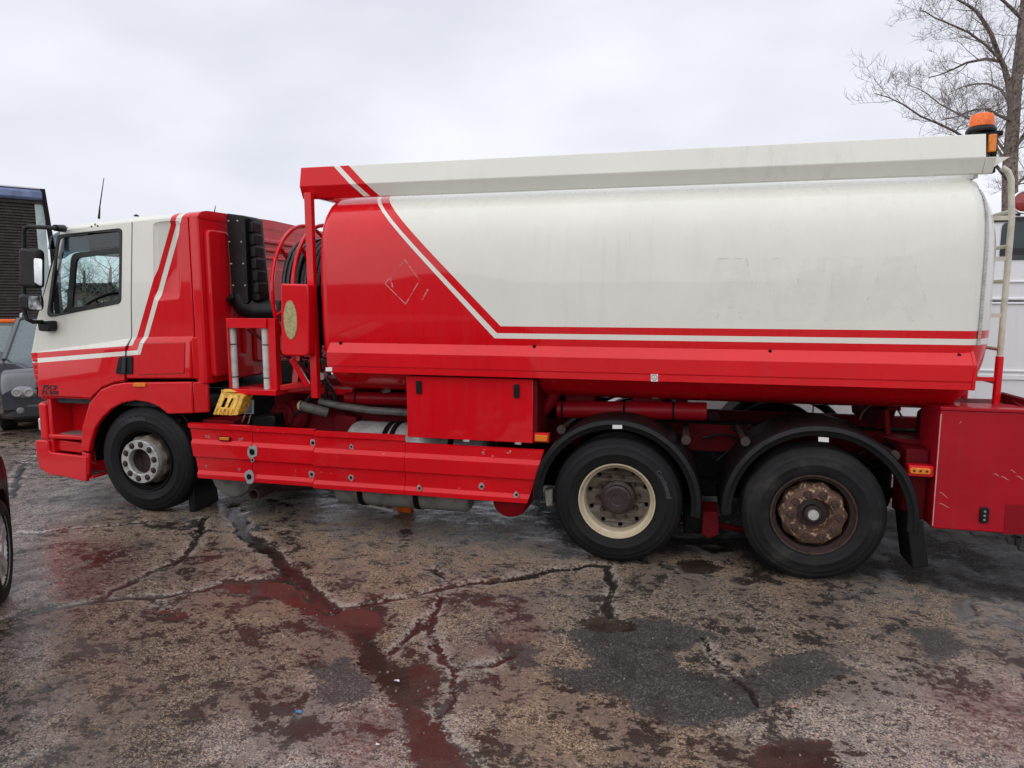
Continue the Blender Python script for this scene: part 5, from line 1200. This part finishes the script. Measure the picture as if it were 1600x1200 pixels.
# ---- boarded shed
sr = Vector((-14.146,7.713,2.050)); slf = Vector((-14.698,6.902,2.050)); sr.z = slf.z = 0
shM = frame(sr, (slf - sr)[:2])        # local x runs along the front to the left, y points away from the camera
if (shM @ Vector((0, 1, 0)) - sr).dot(sr - Vector((0, -5.4, 0))) < 0:
    shM = shM @ Matrix.Diagonal((1, -1, 1, 1))
shed = thing('shed', 'dark brown slatted shed with a blue sheeted roof edge behind the parked cars', 'shed', tuple(sr))
part('shed_wall', MB(shM).box((.04, .03, 0), (7.6, .15, 4.46)).box((.04, .15, 0), (.16, 5, 4.3)), 'board', shed)
bz0 = 1.52; k_ = 0
b0 = None; z = 1.52
while z < 4.12:
    mb = MB(shM).prism([(-.020, z), (.0, z - .002), (.028, z + .07), (.028, z + .0)], .20, 7.6, axis='x')
    part('board', mb, 'board', shed, sm=0); z += .0635
part('plinth_board', MB(shM).box((.1, -.03, 0), (7.6, .028, 1.50)), 'board', shed)
part('rail_log', MB(shM).tube([(.75, -.12, 1.50), (7.6, -.12, 1.50)], .12, 12), 'rustd', shed)
part('head_board', MB(shM).box((.0, -.05, 4.14), (7.6, .029, 4.30)), 'board', shed)
part('roof_edge', MB(shM).prism([(-.10, 4.20), (-.16, 4.26), (-.14, 4.40), (-.02, 4.46), (.2, 4.47), (.2, 4.31), (-.04, 4.31)], .06, 7.6, axis='x'), 'tarp', shed, bev=.02)
part('roof_sheet', MB(shM).prism([(-.06, 4.465), (.4, 4.55), (2.5, 4.6), (5, 4.4), (5, 4.3), (.2, 4.475)], .0, 7.6, axis='x'), 'tarpgrey', shed)
part('corner_post', MB(shM).bar((.03, -.02, 4.48), (-.07, -.02, 3.2), .09, .10).box((-.12, -.06, 0), (-.03, .06, 3.2)), 'blackm', shed)
part('pale_sheet', MB(shM).prism([(.02, 4.14), (.20, 4.14), (.20, 0), (.02, 0)], -.015, -.005), 'pale', shed)

# ---- generic car: body lofted along its length, local +x forward
def car(root, Mx, paintm, st, belt_in, gh, wheel_x, wr_, hw, rimmat, taper=.16, rim_spokes=5):
    """st: stations (x, z_low, z_belt); gh: greenhouse (x rear low, x rear top, x front top, x front low, z top)"""
    xr = wr_ + .06; xs = sorted(set([s[0] for s in st] + [wx_ + d * xr for wx_ in wheel_x for d in (-1.001, -1, -.93, -.8, -.6, -.3, 0, .3, .6, .8, .93, 1, 1.001)]))
    xmin, xmax = st[0][0], st[-1][0]
    def itp(x, k):
        for a, b_ in zip(st[:-1], st[1:]):
            if a[0] <= x <= b_[0]: t = (x - a[0]) / (b_[0] - a[0] + 1e-9); return a[k] + (b_[k] - a[k]) * t
    rings = []
    for x in xs:
        zl, zb = itp(x, 1), itp(x, 2)
        for wx_ in wheel_x:
            if abs(x - wx_) <= xr + 1e-6: zl = max(zl, wr_ + math.sqrt(max(0, xr * xr - (x - wx_) ** 2)))
        zl = min(zl, zb - .12)
        fx = max(0, (x - wheel_x[1] - .1) / (xmax - wheel_x[1] - .1)); rx = max(0, (wheel_x[0] - .1 - x) / (wheel_x[0] - .1 - xmin))
        w = hw * (1 - taper * fx ** 1.7 - .12 * rx ** 2)
        zm = zl + (zb - zl) * .6; c = .10
        half = [(-w * .985, zl), (-w, zl + .03), (-w, zm), (-w * .985, zb - .16 * (zb - zl)), (-w * .94, zb - .02), (-w * .86, zb + .012), (-w * .45, zb + .03)]
        rings.append([(x, y, z) for y, z in half] + [(x, 0, zb + .036)] + [(x, -y, z) for y, z in reversed(half)])
    part('body', MB(Mx).loft(rings), paintm, root, sm=38)
    part('underbody', MB(Mx).box((xmin + .15, -hw + .25, .2), (xmax - .15, hw - .25, .7)), 'blackm', root)
    x0, x1, x2, x3, zt = gh; zb0, zb3 = itp(x0, 2), itp(x3, 2); bw, tw = hw * .90, hw * .70
    base = lambda x, z, w: [(x, -w, z), (x, w, z)]
    def gl(inset): return None
    # windows: side glass, screens, roof and pillars apart
    for s in (-1, 1):
        part('side_window', MB(Mx).add([(x0 + .2, s * bw, zb0), (x3 - .15, s * bw, zb3), (x2 - .05, s * tw, zt - .06), (x1 + .1, s * tw, zt - .06)], [(0, 1, 2, 3)]), 'carglass', root, sm=0)
        for a, b_ in (((x3, s * bw, zb3), (x2, s * tw, zt - .03)), ((x0, s * bw, zb0), (x1, s * tw, zt - .03)), (((x0 + x3) / 2, s * (bw + .005), (zb0 + zb3) / 2), ((x1 + x2) / 2, s * (tw + .005), zt - .03))):
            part('pillar', MB(Mx).bar(a, b_, .07, .06), paintm, root, bev=.015)
        part('roof_rail', MB(Mx).tube([(x1 + .1, s * (tw - .03), zt - .01), (x1 + .2, s * (tw - .03), zt + .045), (x2 - .25, s * (tw - .03), zt + .045), (x2 - .12, s * (tw - .03), zt - .01)], .018, 8), 'alu', root)
    part('windscreen', MB(Mx).add([(x3, -bw, zb3), (x3 + .1, 0, zb3 + .02), (x3, bw, zb3), (x2, tw, zt - .04), (x2 + .05, 0, zt - .02), (x2, -tw, zt - .04)], [(0, 1, 4, 5), (1, 2, 3, 4)]), 'screen', root, sm=60)
    part('rear_window', MB(Mx).add([(x0, -bw, zb0), (x0, bw, zb0), (x1, tw, zt - .04), (x1, -tw, zt - .04)], [(0, 1, 2, 3)]), 'carglass', root, sm=0)
    part('roof', MB(Mx).loft([[(x, -w, zt - .05), (x, -w * .9, zt - .01), (x, 0, zt + d), (x, w * .9, zt - .01), (x, w, zt - .05)] for x, w, d in ((x1 - .02, tw, .0), (x1 + .3, tw * 1.02, .025), ((x1 + x2) / 2, tw * 1.03, .035), (x2 - .3, tw * 1.02, .025), (x2 + .02, tw, -.005))], True), paintm, root, sm=50)
    for wx_ in wheel_x:
        for s in (-1, 1):
            c = Vector((wx_, s * (hw - .02), wr_))
            sg = lambda p: [(r, -s * y) for r, y in p]
            wl_ = part('wheel', MB(Mx).lathe(sg([(wr_ * .70, .0), (wr_ * .71, .008), (wr_ * .69, .02), (wr_ * .64, .05), (wr_ * .62, .18)]), c, 40), rimmat, root)
            part('tyre', MB(Mx).lathe(sg([(wr_ * .69, .02), (wr_ * .72, -.004), (wr_ * .80, -.012), (wr_ * .90, -.006), (wr_ * .965, .01), (wr_ * .995, .03), (wr_, .05), (wr_, .18), (wr_ * .96, .21), (wr_ * .7, .21)]), c, 48), 'tyre', wl_)
            part('brake_disc', MB(Mx).lathe(sg([(0, .10), (wr_ * .5, .10), (wr_ * .5, .12), (0, .12)]), c, 24), 'rustd', wl_)
            for k in range(rim_spokes):
                a = 2 * math.pi * k / rim_spokes + .35
                p = c + Vector((math.cos(a) * wr_ * .10, -s * .02, math.sin(a) * wr_ * .10)); q = c + Vector((math.cos(a) * wr_ * .66, -s * .012, math.sin(a) * wr_ * .66))
                t = Vector((-math.sin(a), 0, math.cos(a)))
                mb = MB(Mx); w0, w1 = wr_ * .085, wr_ * .15
                d = Vector((0, -s * .045, 0)); mb.loft([[p + t * w0, p - t * w0, p - t * w0 + d, p + t * w0 + d], [q + t * w1, q - t * w1, q - t * w1 + d, q + t * w1 + d]])
                part('spoke', mb, rimmat, wl_, bev=.006)
            part('hub_cap', MB(Mx).lathe(sg([(0, .0), (wr_ * .12, .004), (wr_ * .14, .02), (wr_ * .14, .06)]), c, 20), rimmat, wl_)

# ---- dark off-roader facing the camera beyond the cab
hd_ = (.72, -.69)
mk_o = Vector((-9.620,2.584,0.000)); Mc = frame((0, 0, 0), hd_)
org = mk_o - Mc @ Vector((2.28, -.80, 0)); org.z = -.0
Mc = frame(org, hd_)
suv = thing('parked_car', 'dark off-road car with big clear headlamps, parked beyond the front of the tanker', 'car', tuple(org))
car(suv, Mc, M['suvpaint'], [(-2.38, .45, .95), (-2.2, .35, 1.06), (1.0, .30, 1.06), (1.5, .30, 1.02), (2.0, .32, .95), (2.25, .36, .84), (2.36, .42, .70)], .9, (-2.2, -1.9, .15, 1.02, 1.72), (-1.40, 1.45), .37, .95, 'alu', taper=.13)
for s in (-1, 1):
    rings = []
    for i in range(9):
        t = math.pi * (i / 8 - .5); yy = .60 + .28 * math.sin(t); k = max(.02, math.cos(t)); cx = 2.27 - .16 * max(0, yy - .55) - .10 * (yy - .35)
        rings.append([(cx + .17 * k * math.cos(2 * math.pi * j / 16), s * yy, 0.665 + .05 * (yy - .6) + .112 * k ** .7 * math.sin(2 * math.pi * j / 16)) for j in range(16)])
    hl = part('headlamp', MB(Mc).loft(rings), 'lens', suv, sm=60)
    for y, xq in ((.50, 2.405), (.645, 2.385)):
        part('lamp_reflector', MB(Mc).lathe([(0, .012), (.038, .012), (.042, .022), (.056, .022), (.060, .0), (.060, -.03)], (xq, s * y, .668 + .05 * (y - .6)), 20, axis='x'), 'steel', hl)
    part('fog_lamp', MB(Mc).lathe([(0, .02), (.03, .018), (.048, .0)], (2.36, s * .62, .40), 16, axis='x'), 'lens', suv)
    part('wing_mirror', MB(Mc).box((.72, s * .95, 1.08), (.86, s * 1.16, 1.24)), 'suvpaint', suv, bev=.04)
part('grille', MB(Mc).box((2.30, -.40, .62), (2.40, .40, .84)), 'blackm', suv, bev=.02)
part('bumper', MB(Mc).prism([(2.1, -.88), (2.32, -.72), (2.42, -.3), (2.42, .3), (2.32, .72), (2.1, .88), (1.9, .9), (1.9, -.9)], .26, .50, axis='z'), 'suvdark', suv, bev=.05, seg=3)
part('intake_slot', MB(Mc).prism([(2.2, -.70), (2.36, -.5), (2.435, -.2), (2.435, .2), (2.36, .5), (2.2, .70)], .30, .37, axis='z'), 'blackm', suv)

# ---- slate car further left
hd2 = (.66, -.75); Mc = frame((0, 0, 0), hd2); mk_o = Vector((-12.028,3.942,0.000)); org = mk_o - Mc @ Vector((2.2, 0, 0)); org.z = 0; Mc = frame(org, hd2)
gcar = thing('parked_car', 'slate grey car with an orange roof strip, behind the off-road car', 'car', tuple(org))
car(gcar, Mc, M['greypaint'], [(-2.2, .40, .9), (-2.0, .30, 1.0), (.9, .28, 1.0), (1.6, .28, .94), (2.05, .32, .82), (2.2, .4, .66)], .9, (-2.05, -1.8, .1, .95, 1.55), (-1.3, 1.35), .33, .88, 'alu', taper=.16)
part('roof_bar', MB(Mc).box((-.10, -.45, 1.545), (.12, .74, 1.62)), 'orange', gcar, bev=.02)
for s in (-1, 1):
    part('headlamp', MB(Mc).box((2.0, s * .45, .62), (2.17, s * .76, .76)), 'lens', gcar, bev=.04)
part('bumper', MB(Mc).prism([(1.9, -.82), (2.14, -.66), (2.24, -.3), (2.24, .3), (2.14, .66), (1.9, .82)], .26, .52, axis='z'), 'blackm', gcar, bev=.05)

# ---- maroon car close on the left, only its front wheel and wing in view
hd3 = (-math.sin(R(42)), math.cos(R(42))); Mc = frame((0, 0, 0), hd3); mk_o = Vector((-4.435,-1.825,-0.002)); org = mk_o - Mc @ Vector((1.36, -.90, 0)); org.z = 0; Mc = frame(org, hd3)
mcar = thing('parked_car', 'maroon car with silver alloy wheels, cut off by the left edge', 'car', tuple(org))
car(mcar, Mc, M['maroon'], [(-2.3, .40, .98), (-2.1, .30, 1.04), (.9, .28, 1.06), (1.5, .28, 1.02), (1.9, .32, .93), (2.12, .4, .76)], .9, (-2.2, -1.8, .1, .95, 1.6), (-1.36, 1.36), .355, .92, 'alu', taper=.10)

# ---- tall white van behind the tanker's rear
VY = 3.3
van = thing('white_van', 'tall white panel van with a dark glass band, behind the rear of the tanker', 'van', (3.4, 4.3, -.06))
vx0, vx1, vzt = -.55, 6.6, (3.501,2.928)[1]
archc = [(1.04 + .44 * math.cos(math.pi * k / 12), .33 + .40 * math.sin(math.pi * k / 12)) for k in range(13)]
arch2 = [(5.2 + .44 * math.cos(math.pi * k / 12), .33 + .40 * math.sin(math.pi * k / 12)) for k in range(13)]
sideprof = [(vx0, .33)] + list(reversed(archc)) + list(reversed(arch2)) + [(vx1, .33), (vx1, 1.1), (vx1 - .5, 1.35), (vx1 - 1.2, vzt - .06), (vx1 - 1.5, vzt), (vx0 + .06, vzt), (vx0, vzt - .1)]
part('body', MB().prism(sideprof, VY, VY + 2.0), 'vanwhite', van, bev=.05, seg=3)
for a, b_, y in (((3.557,2.222)[1], .012, 0), ((3.572,2.036)[1], .014, 0), ((3.575,1.988)[1], .01, 0), ((3.634,1.249)[1], .014, 0), ((3.640,1.179)[1], .03, 0)):
    part('moulding', MB().box((vx0 + .05, VY - .018, a - b_), (vx1 - .3, VY + .02, a + b_)), 'vanwhite', van, bev=.008)
part('moulding_shadow_gap', MB().box((vx0 + .05, VY - .004, (3.573,2.012)[1] - .006), (vx1 - .3, VY + .02, (3.573,2.012)[1] + .006)), 'seal', van)
z0, z1 = (3.538,2.454)[1], (3.507,2.854)[1]
part('glass_band', MB().prism(rnd(rect(3.30, z0, vx1 - 1.35, z1), .06, 3), VY - .012, VY + .02), 'carglass', van, bev=.004)
part('glass_stripe', MB().box((3.31, VY - .016, (3.534,2.509)[1]), (vx1 - 1.36, VY - .0121, (3.529,2.577)[1])), 'seal', van)
part('roof_trim', MB().box((vx0 + .1, VY - .02, (3.506,2.860)[1]), (vx1 - 1.4, VY + .02, (3.502,2.908)[1])), 'seal', van)
part('door_gap', MB().box((1.50, VY - .003, .5), (1.512, VY + .02, 2.6)).box((2.75, VY - .003, .5), (2.762, VY + .02, 2.6)), 'seal', van)
part('notice', MB().prism([(0.620,0.824),(0.709,0.823),(0.711,0.772),(0.622,0.773)], VY - .004, VY + .001), 'beige', van, sm=0)
part('sill', MB().box((vx0 + .05, VY - .03, .30), (.58, VY + .1, .46)).box((1.5, VY - .03, .30), (4.74, VY + .1, .46)), 'tankgrey', van, bev=.01)
for ac in (1.04, 5.2):
    part('arch_lip', MB().lathe([(.40, -.03), (.45, -.035), (.47, -.01), (.47, .03), (.40, .03), (.40, -.03)], (ac, VY, .33), 32, 0, math.pi, cap=True), 'vanwhite', van)
    wv = part('wheel', MB().lathe([(.21, .02), (.22, .0), (.19, .04), (.0, .07)], (ac, VY + .03, .30), 32), 'alu', van)
    part('tyre', MB().lathe([(.21, .02), (.24, -.005), (.31, .0), (.345, .03), (.35, .06), (.35, .2), (.2, .22)], (ac, VY + .03, .29), 40), 'tyre', wv)
rl = (3.470,3.056)
rp_ = part('lamp_stalk', MB().tube([(rl[0], 3.36, vzt - .02), (rl[0], 3.33, rl[1])], .02, 8), 'blackm', van)
part('round_red_lamp', MB().lathe([(0, -.03), (.07, -.025), (.100, -.008), (.105, .04), (0, .05)], (rl[0], 3.25, rl[1]), 32), 'redlens', van)
part('lamp_rim', MB().lathe([(.100, -.012), (.112, -.018), (.124, .0), (.118, .05), (.10, .055)], (rl[0], 3.25, rl[1]), 36), 'chrome', van)

# ---- bare trees
def grow(mb, p, d, ln, r, lev, rg, up=.10, nseg=4, kids=(0, 9, 6, 4), spread=.75):
    pts = [Vector(p)]; d = Vector(d).normalized(); dirs = []
    for i in range(nseg):
        d = (d + Vector((rg.uniform(-1, 1), rg.uniform(-1, 1), rg.uniform(-1, 1))) * .16 + Vector((0, 0, up))).normalized()
        pts.append(pts[-1] + d * ln / nseg); dirs.append(d.copy())
    rs = [r * (1 - .72 * i / nseg) for i in range(nseg + 1)]
    mb.tube(pts, rs, 5 if r > .02 else 3, cap=False)
    if lev > 0: sprout(mb, pts, rs, ln, lev, rg, up, kids, spread)
def sprout(mb, pts, rs, ln, lev, rg, up=.10, kids=(0, 9, 6, 4), spread=.75, t0=.18):
    n = kids[min(lev, len(kids) - 1)]; m = len(pts) - 1
    for k in range(n):
        t = t0 + (1 - t0) * (k + rg.random()) / n; i = min(m - 1, int(t * m)); f = t * m - i
        p = Vector(pts[i]).lerp(Vector(pts[i + 1]), f); d = (Vector(pts[i + 1]) - Vector(pts[i])).normalized()
        rv = Vector((rg.uniform(-1, 1), rg.uniform(-1, 1), rg.uniform(-.5, 1))); q = (rv - d * rv.dot(d)).normalized()
        nd = (d * (1 - spread * .55) + q * spread).normalized()
        grow(mb, p, nd, max(.22, ln * rg.uniform(.36, .66) * (1 - .35 * t)), max(.0042, min(.016, rs[i] * .40)), lev - 1, rg, up, 4, kids, spread)
def stuff(o): o['kind'] = 'stuff'; return o
bt = Vector((8.211,15.313,2.050)); bt.z = 0
tree = thing('bare_tree', 'tall bare tree with spreading twigs, rising behind the rear corner of the tank', 'tree', tuple(bt))
trunk = [(8.242,15.120,0.486),(8.141,15.391,2.791),(8.113,15.574,4.272),(8.079,15.709,5.392),(8.105,15.814,6.166),(8.133,15.906,6.824),(8.198,16.059,7.894),(8.265,16.202,8.882),(8.332,16.345,9.870),(8.357,16.520,11.187)]
trunk = [(bt.x, bt.y, -.05)] + trunk[1:]
part('trunk', MB().tube(trunk, [.25, .20, .185, .172, .158, .148, .125, .105, .09, .07], 14), 'bark', tree)
limbs = [  # (radius, points)
 (.080, [(8.048,15.906,6.989),(7.921,15.845,7.567),(7.770,15.748,7.911),(7.565,15.512,8.086),(7.260,15.294,8.591),(6.966,15.048,8.862),(6.750,14.916,9.057),(6.509,14.765,9.156),(6.240,14.605,9.237),(5.754,14.302,9.427)]),
 (.034, [(7.582,15.510,8.038),(7.086,15.110,8.300),(6.598,14.810,8.525),(6.152,14.505,8.619),(5.641,14.184,8.725),(5.365,14.026,8.837),(5.198,13.882,8.841)]),
 (.042, [(8.091,15.663,5.013),(7.330,15.028,5.571),(6.692,14.495,5.882),(6.207,14.084,6.045),(5.721,13.667,6.155),(5.253,13.358,6.269),(4.748,12.948,6.469),(4.358,12.657,6.573),(3.994,12.363,6.601)]),
 (.038, [(8.090,15.737,5.590),(7.729,16.057,6.351),(7.475,16.238,6.635),(7.284,16.422,6.822),(6.950,16.580,7.080),(6.659,16.748,7.326),(6.357,16.926,7.681),(6.174,17.114,7.882),(5.953,17.286,8.032)]),
 (.045, [(8.066,15.900,6.907),(7.973,16.022,7.232),(7.924,16.251,7.490),(7.716,16.542,7.732),(7.480,16.699,7.793),(7.276,16.963,7.815),(7.014,17.200,7.746)]),
 (.045, [(7.643,15.627,8.024),(7.343,15.777,8.157),(6.980,16.000,8.159),(6.769,16.250,8.091),(6.514,16.491,8.034),(6.280,16.638,8.010)]),
 (.040, [(8.108,15.868,6.577),(7.491,15.094,6.586),(6.969,14.449,6.610),(6.509,13.902,6.472),(5.996,13.328,6.217),(5.533,12.881,6.053)]),
 (.070, [(8.148,15.983,7.400),(8.419,16.330,7.959),(8.727,16.686,8.529),(9.150,17.203,9.319),(9.616,17.734,10.131)]),
 (.055, [(8.085,15.757,5.754),(8.224,15.620,6.039),(8.353,15.393,6.452),(8.500,15.062,6.820),(8.717,14.833,7.044)]),
 (.045, [(8.098,15.633,4.766),(8.408,15.954,5.046),(8.884,16.532,5.401),(9.576,17.167,5.786)]),
 (.050, [(8.287,16.250,9.211),(7.730,15.722,9.406),(7.159,15.191,9.601),(6.530,14.647,9.810)]),
 (.04, [(7.990,15.474,5.355),(7.992,16.277,5.942),(7.986,16.746,6.372),(7.989,17.218,6.816),(7.999,17.577,7.159)]),
]
rg = random.Random(11); tw = MB()
for r_, pl in limbs:
    rs = [r_ * (1 - .78 * i / (len(pl) - 1)) for i in range(len(pl))]
    part('limb', MB().tube(pl, rs, 8), 'bark', tree)
    ln = sum((Vector(a) - Vector(b_)).length for a, b_ in zip(pl[:-1], pl[1:]))
    sprout(tw, pl, rs, min(ln * .75, 2.1), 3, rg, up=.06, kids=(0, 5, 6, 17 if ln > 2.2 else 10), spread=.80, t0=.06)
sprout(tw, trunk[3:], [.05] * len(trunk[3:]), 3.0, 3, rg, up=.05, kids=(0, 5, 6, 18), spread=1.0, t0=.02)
stuff(part('crown', tw, 'twig', tree, sm=0))

for px_, sc_w, lbl, seed in (((-17.759,13.048,2.050), 1.0, 'small bare tree seen through the cab window, nearest the rear edge of the glass', 3), ((-21.075,15.343,2.050), 1.0, 'bare tree seen through the middle of the cab window', 6), ((-24.556,17.597,2.050), 1.0, 'thin bare sapling seen through the front quarter of the cab window', 4)):
    b0 = Vector((px_[0], px_[1], 0)); rg = random.Random(seed)
    t = thing('bare_tree', lbl, 'tree', tuple(b0))
    tp = [(b0.x, b0.y, 0), (b0.x + .1, b0.y, 1.2), (b0.x + .05, b0.y + .05, 2.2), (b0.x + .2, b0.y, 3.0)]
    part('trunk', MB().tube(tp, [.12, .10, .07, .03], 8), 'bark', t)
    tw = MB(); sprout(tw, tp, [.06, .06, .05, .03], 2.3, 3, rg, up=.04, kids=(0, 5, 6, 22), spread=.85, t0=.2)
    for q in range(len(tw.v)):
        x, y, z = tw.v[q]; tw.v[q] = (x, y, min(z, 3.9))
    stuff(part('crown', tw, 'twig', t, sm=0))
hb = Vector((-27.993,22.976,2.050))
house = thing('brick_building', 'distant low brick building glimpsed through the cab windows', 'building', (hb.x, hb.y, 0))
Mh = frame((hb.x, hb.y, 0), (math.cos(R(40)), math.sin(R(40))))
part('wall', MB(Mh).box((-1.2, 0, 0), (1.0, 4, 2.30)), 'brick', house)
part('roof', MB(Mh).prism([(-1.3, 2.30), (1.1, 2.30), (.6, 2.75), (-.8, 2.75)], -.2, 4.2), 'blackm', house)
for x in (-.6, .4): part('window', MB(Mh).box((x - .2, -.03, 1.3), (x + .2, .05, 1.9)), 'pale', house)
hv = Vector((-23.876,18.803,2.050)); Mh = frame((hv.x, hv.y, 0), (math.cos(R(45)), math.sin(R(45)))); rg = random.Random(8)
hedge = thing('hedge', 'low scrubby hedge glimpsed through the cab windows', 'hedge', (hv.x, hv.y, 0))
hm = MB(Mh)
for k in range(2600):
    x = rg.uniform(-4, 4); y = rg.uniform(-.5, .5); z = rg.uniform(.05, 1.75 + .25 * math.sin(x * 2.1)); a = Vector((rg.uniform(-1, 1), rg.uniform(-1, 1), rg.uniform(-1, 1))) * .12; b_ = Vector((rg.uniform(-1, 1), rg.uniform(-1, 1), rg.uniform(-1, 1))) * .12
    p = Vector((x, y, z)); hm.add([p, p + a, p + a + b_, p + b_], [(0, 1, 2, 3)])
stuff(part('foliage', hm, 'hedge', hedge, sm=0))

# ---- yard building behind the viewpoint (it shows in the paint as the dark lower half of the reflections)
yb = thing('building', 'low dark yard building mirrored in the lower half of the red paintwork', 'building', (0, -50, 0))
part('wall', MB().box((-70, -58, 0), (40, -50, 3.2)), 'wallgrey', yb)
part('roof', MB().prism([(-71, 3.2), (41, 3.2), (41, 3.5), (-71, 3.5)], -59, -49.5), 'blackm', yb)
part('gable', MB().prism([(-26, 3.5), (-14, 3.5), (-20, 5.2)], -58, -50), 'wallgrey', yb)

# ---- barrier, blocks and litter
by = 2.85
bar_ = thing('barrier', 'red and white striped barrier board standing beyond the rear wheels of the tanker', 'barrier', (.7, by, -.05))
a0, a1 = (0.331,-0.502), (0.942,-0.593)
part('board', MB().box((a0[0] - .2, by, a1[1]), (a1[0] + .3, by + .03, a0[1] + .02)), 'white', bar_)
for k in range(5):
    x = a0[0] - .1 + k * .22; part('stripe', MB().prism([(x, a1[1] + .005), (x + .11, a1[1] + .005), (x + .16, a0[1] + .015), (x + .05, a0[1] + .015)], by - .003, by - .0005), 'barred', bar_, sm=0)
for x in (a0[0] - .1, a1[0] + .2): part('foot', MB().box((x - .05, by - .25, -.06), (x + .05, by + .28, .0)).box((x - .02, by + .031, 0), (x + .02, by + .06, a0[1] + .5)), 'blackm', bar_)
lp_ = (0.631,-0.249)
part('lamp', MB().lathe([(0, -.03), (.06, -.028), (.075, 0), (.06, .05), (0, .05)], (lp_[0], by + .02, lp_[1]), 20), 'orange', bar_)
part('lamp_case', MB().box((lp_[0] - .09, by + .071, lp_[1] - .12), (lp_[0] + .09, by + .14, lp_[1] + .26)), 'beige', bar_, bev=.01)
ob = Vector((-2.600,0.723,-0.032)); blk = part('plastic_block', MB().prism(rnd([(ob.x - .07, ob.z), (ob.x + .07, ob.z), (ob.x + .065, ob.z + .095), (ob.x - .065, ob.z + .09)], .01, 2), ob.y, ob.y + .12), 'orange', None, bev=.008)
tag(blk, 'small orange plastic block on the wet ground under the side skirt', 'block')
wp = Vector((-2.791,0.684,-0.028)); plank = thing('plank', 'short red and white striped plank lying under the tanker beside the orange block', 'plank', tuple(wp))
part('plank_board', MB().bar((wp.x - .30, wp.y + .10, wp.z + .05), (wp.x + .10, wp.y + .05, wp.z + .02), .10, .025), 'white', plank)
for k in range(4):
    u = k / 4; p = Vector((wp.x - .28, wp.y + .098, wp.z + .0625)).lerp(Vector((wp.x + .08, wp.y + .052, wp.z + .036)), u + .06); q = p + Vector((.045, -.005, -.003))
    part('stripe', MB().bar(p, q, .102, .004), 'barred', plank, sm=0)
def scrap(name, label, p, s, mat, rot, seed):
    rg = random.Random(seed); p = Vector(p); n = 7
    pts = [p + Vector((math.cos(rot + 2 * math.pi * i / n) * s * rg.uniform(.6, 1), math.sin(rot + 2 * math.pi * i / n) * s * .6 * rg.uniform(.6, 1), .006 + rg.uniform(0, .008))) for i in range(n)]
    o = part(name, MB().add([tuple(q) for q in pts] + [tuple(q + Vector((0, 0, .002))) for q in pts], [tuple(range(n)), tuple(range(2 * n - 1, n - 1, -1))] + [(i, (i + 1) % n, n + (i + 1) % n, n + i) for i in range(n)]), mat, None, sm=0)
    tag(o, label, 'litter', 'scraps of litter on the concrete'); return o
scrap('paper_scrap', 'white scrap lying in the brown puddle in front of the tanker', (-1.478,-2.064,-0.052), .022, 'paper', .3, 1)
scrap('plastic_scrap', 'small crumpled blue scrap on the concrete, left of the long puddle', (-1.841,-2.463,-0.047), .024, 'blue', 1.0, 2)
scrap('leaf_scrap', 'orange scrap beside the grey asphalt patch', (0.620,-1.781,-0.060), .016, 'orange', .5, 3)
scrap('paper_scrap', 'pale scrap on the brown stained concrete at the bottom', (-1.347,-2.596,-0.054), .012, 'paper', .7, 4)

# grit and small stones washed over the slabs
rg = random.Random(21); gm = MB()
for k in range(2600):
    x = rg.uniform(-4.6, 1.6); y = -3.3 + 3.1 * rg.random() ** 1.3
    if abs(x) > 1.0 + (y + 5.4) * .95: continue
    iz = Z[min(nyv - 1, int(np.searchsorted(gy, y))), min(nxv - 1, int(np.searchsorted(gx, x)))]
    r_ = rg.choice((.003, .003, .004, .005, .007, .010)); a = rg.random() * 3
    p = [(x + r_ * math.cos(a + j * 1.5708) * rg.uniform(.7, 1.2), y + r_ * math.sin(a + j * 1.5708) * rg.uniform(.7, 1.2), iz - .001) for j in range(4)]
    t = [(x + (q[0] - x) * .55, y + (q[1] - y) * .55, iz + r_ * rg.uniform(.5, .9)) for q in p]
    gm.loft([p, t])
M['grit'] = plain('grit_stone', (.24, .19, .15), .6, var=.5, scale=30, col2=(.09, .08, .075))
stuff(part('grit', gm, 'grit', None, sm=0))
